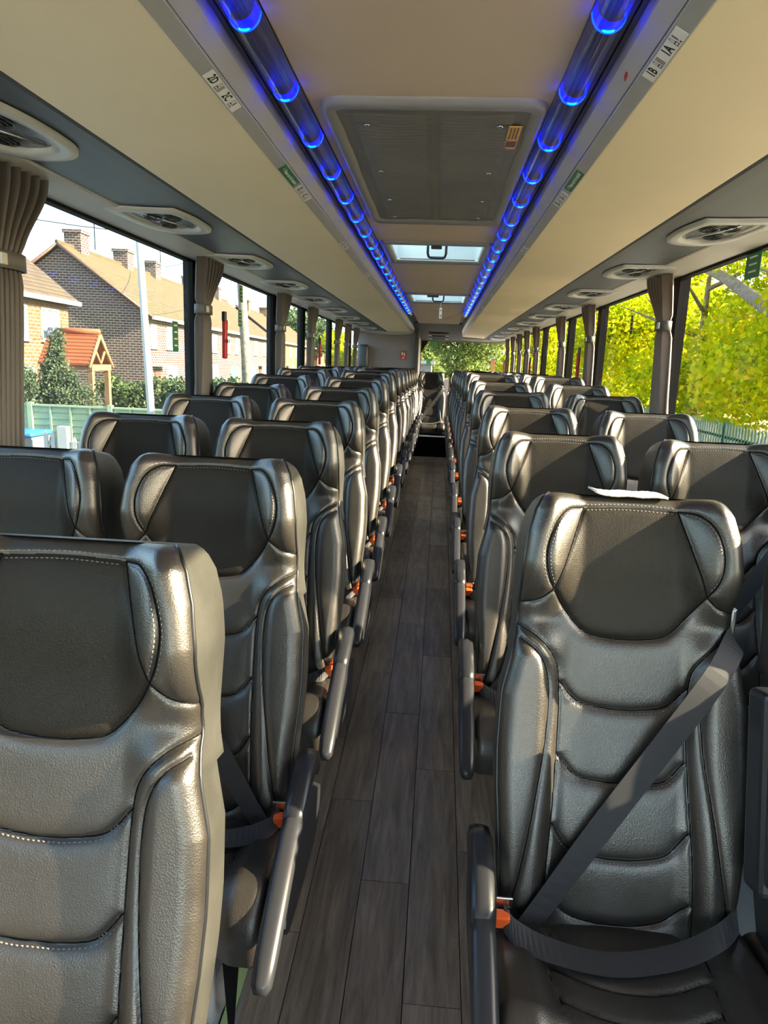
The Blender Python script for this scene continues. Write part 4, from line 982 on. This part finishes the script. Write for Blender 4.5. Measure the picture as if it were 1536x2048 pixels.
# ---- foliage
def leaf_mat(name, stops, tr=.55):
    m = bpy.data.materials.new(name); m.use_nodes = True; t = m.node_tree; t.nodes.clear()
    o = t.nodes.new('ShaderNodeOutputMaterial'); d = t.nodes.new('ShaderNodeBsdfDiffuse'); x = t.nodes.new('ShaderNodeBsdfTranslucent'); mx = t.nodes.new('ShaderNodeMixShader'); mx.inputs[0].default_value = tr
    a = t.nodes.new('ShaderNodeAttribute'); a.attribute_name = 'tone'; r = t.nodes.new('ShaderNodeValToRGB'); e = r.color_ramp.elements
    while len(e) < len(stops): e.new(.5)
    for q, (p, c) in zip(e, stops): q.position = p; q.color = c
    t.links.new(a.outputs['Fac'], r.inputs[0]); t.links.new(r.outputs[0], d.inputs[0]); t.links.new(r.outputs[0], x.inputs[0])
    t.links.new(d.outputs[0], mx.inputs[1]); t.links.new(x.outputs[0], mx.inputs[2]); t.links.new(mx.outputs[0], o.inputs[0]); return m
AUT = leaf_mat('autumn_leaves', [(.0, (.17, .26, .01, 1)), (.35, (.42, .52, .012, 1)), (.7, (.74, .70, .015, 1)), (.93, (.80, .55, .02, 1)), (1, (.60, .16, .02, 1))], .62)
GRN = leaf_mat('dark_leaves', [(.0, (.035, .06, .025, 1)), (.5, (.09, .13, .05, 1)), (1, (.20, .22, .10, 1))], .3)
OLV = leaf_mat('olive_leaves', [(.0, (.05, .07, .035, 1)), (.5, (.10, .13, .07, 1)), (1, (.20, .20, .13, 1))], .3)
PALE = leaf_mat('pale_leaves', [(.0, (.07, .11, .03, 1)), (.5, (.17, .24, .07, 1)), (1, (.38, .42, .16, 1))], .45)
BARK = mixmat('bark', [(.3, (.12, .09, .07, 1)), (.7, (.30, .25, .20, 1))], 6)
def leaves(blobs, n, size, mat, name, flat=.5):
    "blobs: (centre, radii); leaves in the outer shells of each"
    C = np.array([b[0] for b in blobs], float); R_ = np.array([b[1] for b in blobs], float)
    w = (R_[:, 0]*R_[:, 2]+R_[:, 1]*R_[:, 2]+R_[:, 0]*R_[:, 1]); w /= w.sum()
    i = RNG.choice(len(C), n, p=w); v = RNG.normal(size=(n, 3)); v /= np.linalg.norm(v, axis=1)[:, None]
    rad = RNG.uniform(.35, 1.0, n)**.6; P = C[i]+v*R_[i]*rad[:, None]+RNG.normal(size=(n, 3))*.05
    a = RNG.normal(size=(n, 3)); a /= np.linalg.norm(a, axis=1)[:, None]; b = RNG.normal(size=(n, 3)); b -= a*(a*b).sum(1)[:, None]; b /= np.linalg.norm(b, axis=1)[:, None]
    s = size*RNG.uniform(.6, 1.3, n)[:, None]; nn = np.cross(a, b)
    V = np.stack([P-a*s*.62, P-b*s*.42+nn*s*.12, P+a*s*.62, P+b*s*.42+nn*s*.12], 1).reshape(-1, 3)
    me = bpy.data.meshes.new(name); me.vertices.add(4*n); me.vertices.foreach_set('co', V.astype(np.float32).ravel()); me.loops.add(4*n); me.loops.foreach_set('vertex_index', np.arange(4*n, dtype=np.int32))
    me.polygons.add(n); me.polygons.foreach_set('loop_start', np.arange(0, 4*n, 4, dtype=np.int32))
    me.update(calc_edges=True); me.validate()
    at = me.attributes.new('tone', 'FLOAT', 'FACE'); tone = np.clip(RNG.beta(2, 2, n)*.75+.25*np.sin(P[:, 0]*1.3+P[:, 1]*.9+P[:, 2]*1.7)*.5+.12, 0, 1); at.data.foreach_set('value', tone.astype(np.float32))
    me.materials.append(mat); return me
def tree(label, x, y, h, r, n, size, mat, low=.25, cat='tree', grp=None, trunk=True, nb=14, lean=0):
    t = thing('tree' if trunk else 'bush', label, cat, (x, y, GZ), group=grp); blobs = []
    for k in range(nb):
        a = random.uniform(0, 2*pi); q = random.uniform(.1, .75)*r; z = h*(low+(1-low)*random.uniform(.08, .86)); rr = r*random.uniform(.32, .55)
        blobs.append(((q*cos(a), q*sin(a), z), (rr, rr, rr*.8)))
    link('foliage', leaves(blobs, n, size, mat, 'foliage'), t, kind='stuff')
    if trunk:
        tube('trunk', [(0, 0, 0), (lean*.1, .1, h*.25), (lean*.4, 0, h*.55), (lean*.6, 0, h*.85)], [.24, .2, .13, .05], BARK, t, 10)
        for k in range(5):
            a = 2*pi*k/5+.3; z0 = h*(.25+.1*k); tube('branch', [(lean*.2, 0, z0), (r*.35*cos(a), r*.35*sin(a), z0+.6), (r*.75*cos(a), r*.75*sin(a), z0+1.3)], [.10, .07, .02], BARK, t, 7)
    return t
G1 = 'yellow-green trees beyond the green railings'
tree('nearest yellow-green tree in the right foreground window', 10.6, 17.8, 9.5, 4.2, 42000, .15, AUT, .16, grp=G1, lean=-3)
tree('yellow-green tree behind the railings, second along', 12.8, 24.5, 10, 4.6, 30000, .16, AUT, .14, grp=G1)
tree('yellow-green tree behind the railings, third along', 11.2, 32, 10, 4.6, 26000, .17, AUT, .14, grp=G1)
tree('yellow-green tree behind the railings, fourth along', 12.5, 41, 10, 5.0, 24000, .19, AUT, .12, grp=G1)
tree('yellow-green tree behind the railings, fifth along', 11.8, 52, 10, 5.2, 20000, .22, AUT, .10, grp=G1)
tree('tall yellow-green tree farther behind the railings', 18.5, 31, 13, 6.0, 24000, .24, AUT, .05, grp=G1)
tree('tree with yellow leaves right of the back window view', 7.8, 62, 10.5, 5.5, 18000, .26, AUT, .08, grp='trees seen through the back window')
tree('tree with yellow-green leaves in the middle of the back window view', 3.0, 72, 11, 5.5, 15000, .30, PALE, .08, grp='trees seen through the back window')
tree('dark green distant tree left in the back window view', -4.5, 96, 7.5, 7, 12000, .42, PALE, .02, grp='trees seen through the back window')
tree('distant green tree behind the far terrace', -23, 112, 11.5, 7, 10000, .45, GRN, .1)
tree('distant yellow tree past the second terrace', -13.2, 98, 7.0, 3.2, 6000, .3, AUT, .1)
# long low branch crossing the right foreground window
t = thing('tree_limb', 'pale bare branch slanting down across the nearest right window', 'branch', (9.0, 27.3, 4.0))
tube('limb', [(-.6, 2, .2), (0, 0, 0), (0, -3.0, -.85), (0, -6.5, -2.1), (1.0, -8.6, -3.4), (1.4, -9.6, -6.8)], [.08, .14, .17, .21, .26, .30], BARK, t, 10)
def bush(label, x, y, rx, ry, h, n, size, mat, grp=None, cone=False, cat='bush'):
    t = thing('bush', label, cat, (x, y, GZ), group=grp); bl = []
    for k in range(10):
        q = k/10; rr = (1-q*.85) if cone else 1
        bl.append(((random.uniform(-.5, .5)*rx*rr, random.uniform(-.5, .5)*ry*rr, h*(.12+.8*q) if cone else h*random.uniform(.25, .75)), (rx*.65*rr, ry*.65*rr, h*.22)))
    link('foliage', leaves(bl, n, size, mat, 'foliage'), t, kind='stuff'); tube('stem', [(0, 0, 0), (0, 0, h*.6)], .05, BARK, t, 6)
bush('tall pointed grey-green bush left of the porch canopy', -9.95, 18.0, .95, .8, 3.35, 26000, .065, OLV, cone=True)
bush('broad grey-green bush at the left edge behind the fence', -10.75, 17.3, .8, .8, 2.75, 20000, .065, OLV)
bush('low grey-green bush between the pointed bush and the porch', -9.4, 17.8, .6, .6, 2.1, 8000, .065, OLV)
for i, (x, y) in enumerate(((-11.4, 25), (-10.0, 25.2), (-8.6, 25.4), (-7.6, 24.2))):
    bush('dark clipped hedge, %s section from the porch' % ORD[i], x, y, 1.0, .9, 2.25+(.1 if i == 3 else 0), 5500, .11, GRN, 'dark hedge beyond the green fence', cat='hedge')
bush('small yellow-green shrub by the second bin', -9.55, 19.2, .3, .3, 1.3, 1500, .08, AUT)
bush('small yellow-green shrub below the second left window', -8.9, 33, .9, .9, 1.5, 3500, .12, AUT)
# palisade railings
PAL = plain('railing_green', (.02, .10, .06, 1), .45)
t = thing('palisade_fence', 'dark green steel palisade railings beyond the right windows', 'fence', (6.6, 0, GZ))
V = [(-.02, -.035, .12), (-.02, .035, .12), (.01, .02, .12), (.01, -.02, .12), (-.02, -.035, 1.78), (-.02, .035, 1.78), (.01, .02, 1.78), (.01, -.02, 1.78), (-.01, 0, 1.87)]
pl_ = mesh('pale', V, [(0, 1, 5, 4), (1, 2, 6, 5), (2, 3, 7, 6), (3, 0, 4, 7), (4, 5, 8), (5, 6, 8), (6, 7, 8), (7, 4, 8)], PAL)
for k in range(230): link('pale', pl_, t, (0, 10+.155*k, 0))
for z in (.35, 1.5): link('rail', mesh('r', *boxgeo(.01, .06, 10, 46, z, z+.06), PAL), t)
for k in range(14): link('post', mesh('r', *boxgeo(.0, .10, 11.2+2.7*k-.06, 11.2+2.7*k+.06, 0, 1.86), PAL), t)
tree_c = None
# parked cars behind the railings
def car(x, y, col, label):
    t = thing('car', label, 'car', (x, y, GZ), group='parked cars behind the railings'); Wd = .85
    prof = [(-2.1, .35), (-2.15, .75), (-1.95, .95), (-1.35, 1.0), (-.85, 1.42), (.65, 1.45), (1.35, 1.02), (1.95, .92), (2.1, .7), (2.1, .35)]
    n = len(prof); V = []
    for sx in (-1, 1): V += [(sx*Wd*(1 if z < 1.05 else .8), y_, z) for y_, z in prof]
    Fc = [(i, (i+1) % n, n+(i+1) % n, n+i) for i in range(n)]+[tuple(range(n))[::-1], tuple(range(n, 2*n))]
    link('body', mesh('b', V, Fc, plain('car_paint', col, .25, coat=.5)), t)
    for sx in (-1, 1): link('side_window', mesh('w', [(sx*.80, -1.15, 1.03), (sx*.80, 1.1, 1.05), (sx*.69, .6, 1.38), (sx*.69, -.82, 1.36)], [(0, 1, 2, 3)], PANE), t, (sx*.02, 0, 0))
    for sx in (-1, 1):
        for yy in (-1.3, 1.3): tube('wheel', [(sx*.68, yy, .32), (sx*.87, yy, .32)], .32, BLACKM, t, 18)
car(10.4, 20.3, (.5, .02, .02, 1), 'red parked car behind the railings'); car(9.6, 15.2, (.55, .62, .70, 1), 'pale blue parked car behind the railings')
car(9.8, 26, (.7, .7, .7, 1), 'white parked car behind the railings')
# street things through the back window
t = thing('roadside_cabin', 'pale grey flat-roofed building left in the back window view', 'building', (-1.5, 44, GZ))
link('wall', mesh('b', *boxgeo(-3.0, 1.0, 0, 6, 0, 3.0), plain('pale_render', (.25, .24, .23, 1), .8)), t)
link('roof', mesh('b', *boxgeo(-3.2, 1.2, -.2, 6.2, 3.0, 3.2), UPVC), t)
w_ = link('window', mesh('b', *boxgeo(-.6, .4, -.04, .02, 1.6, 2.8), UPVC), t); link('pane', mesh('b', *boxgeo(-.52, .32, -.06, -.03, 1.68, 2.72), PANE), w_)
t = thing('brick_house', 'orange-brick house glimpsed through the trees on the right', 'house', (26, 62, GZ))
link('wall', mesh('b', *boxgeo(-4, 4, 0, 9, 0, 5.5), BRICK2), t)
link('roof', mesh('b', [(-4.4, -.3, 5.4), (4.4, -.3, 5.4), (4.4, 9.3, 5.4), (-4.4, 9.3, 5.4), (0, -.3, 8.4), (0, 9.3, 8.4)], [(0, 1, 4), (2, 3, 5), (0, 4, 5, 3), (1, 2, 5, 4), (0, 3, 2, 1)], ROOF2), t)
t = thing('road_sign_post', 'orange-red post standing in the back window view', 'post', (3.1, 42, GZ)); tube('post', [(0, 0, 0), (0, 0, 3.4)], .11, plain('orange_post', (.7, .22, .05, 1), .5), t, 8); tube('cap', [(0, 0, 3.4), (0, 0, 3.5)], .13, UPVC, t, 8)
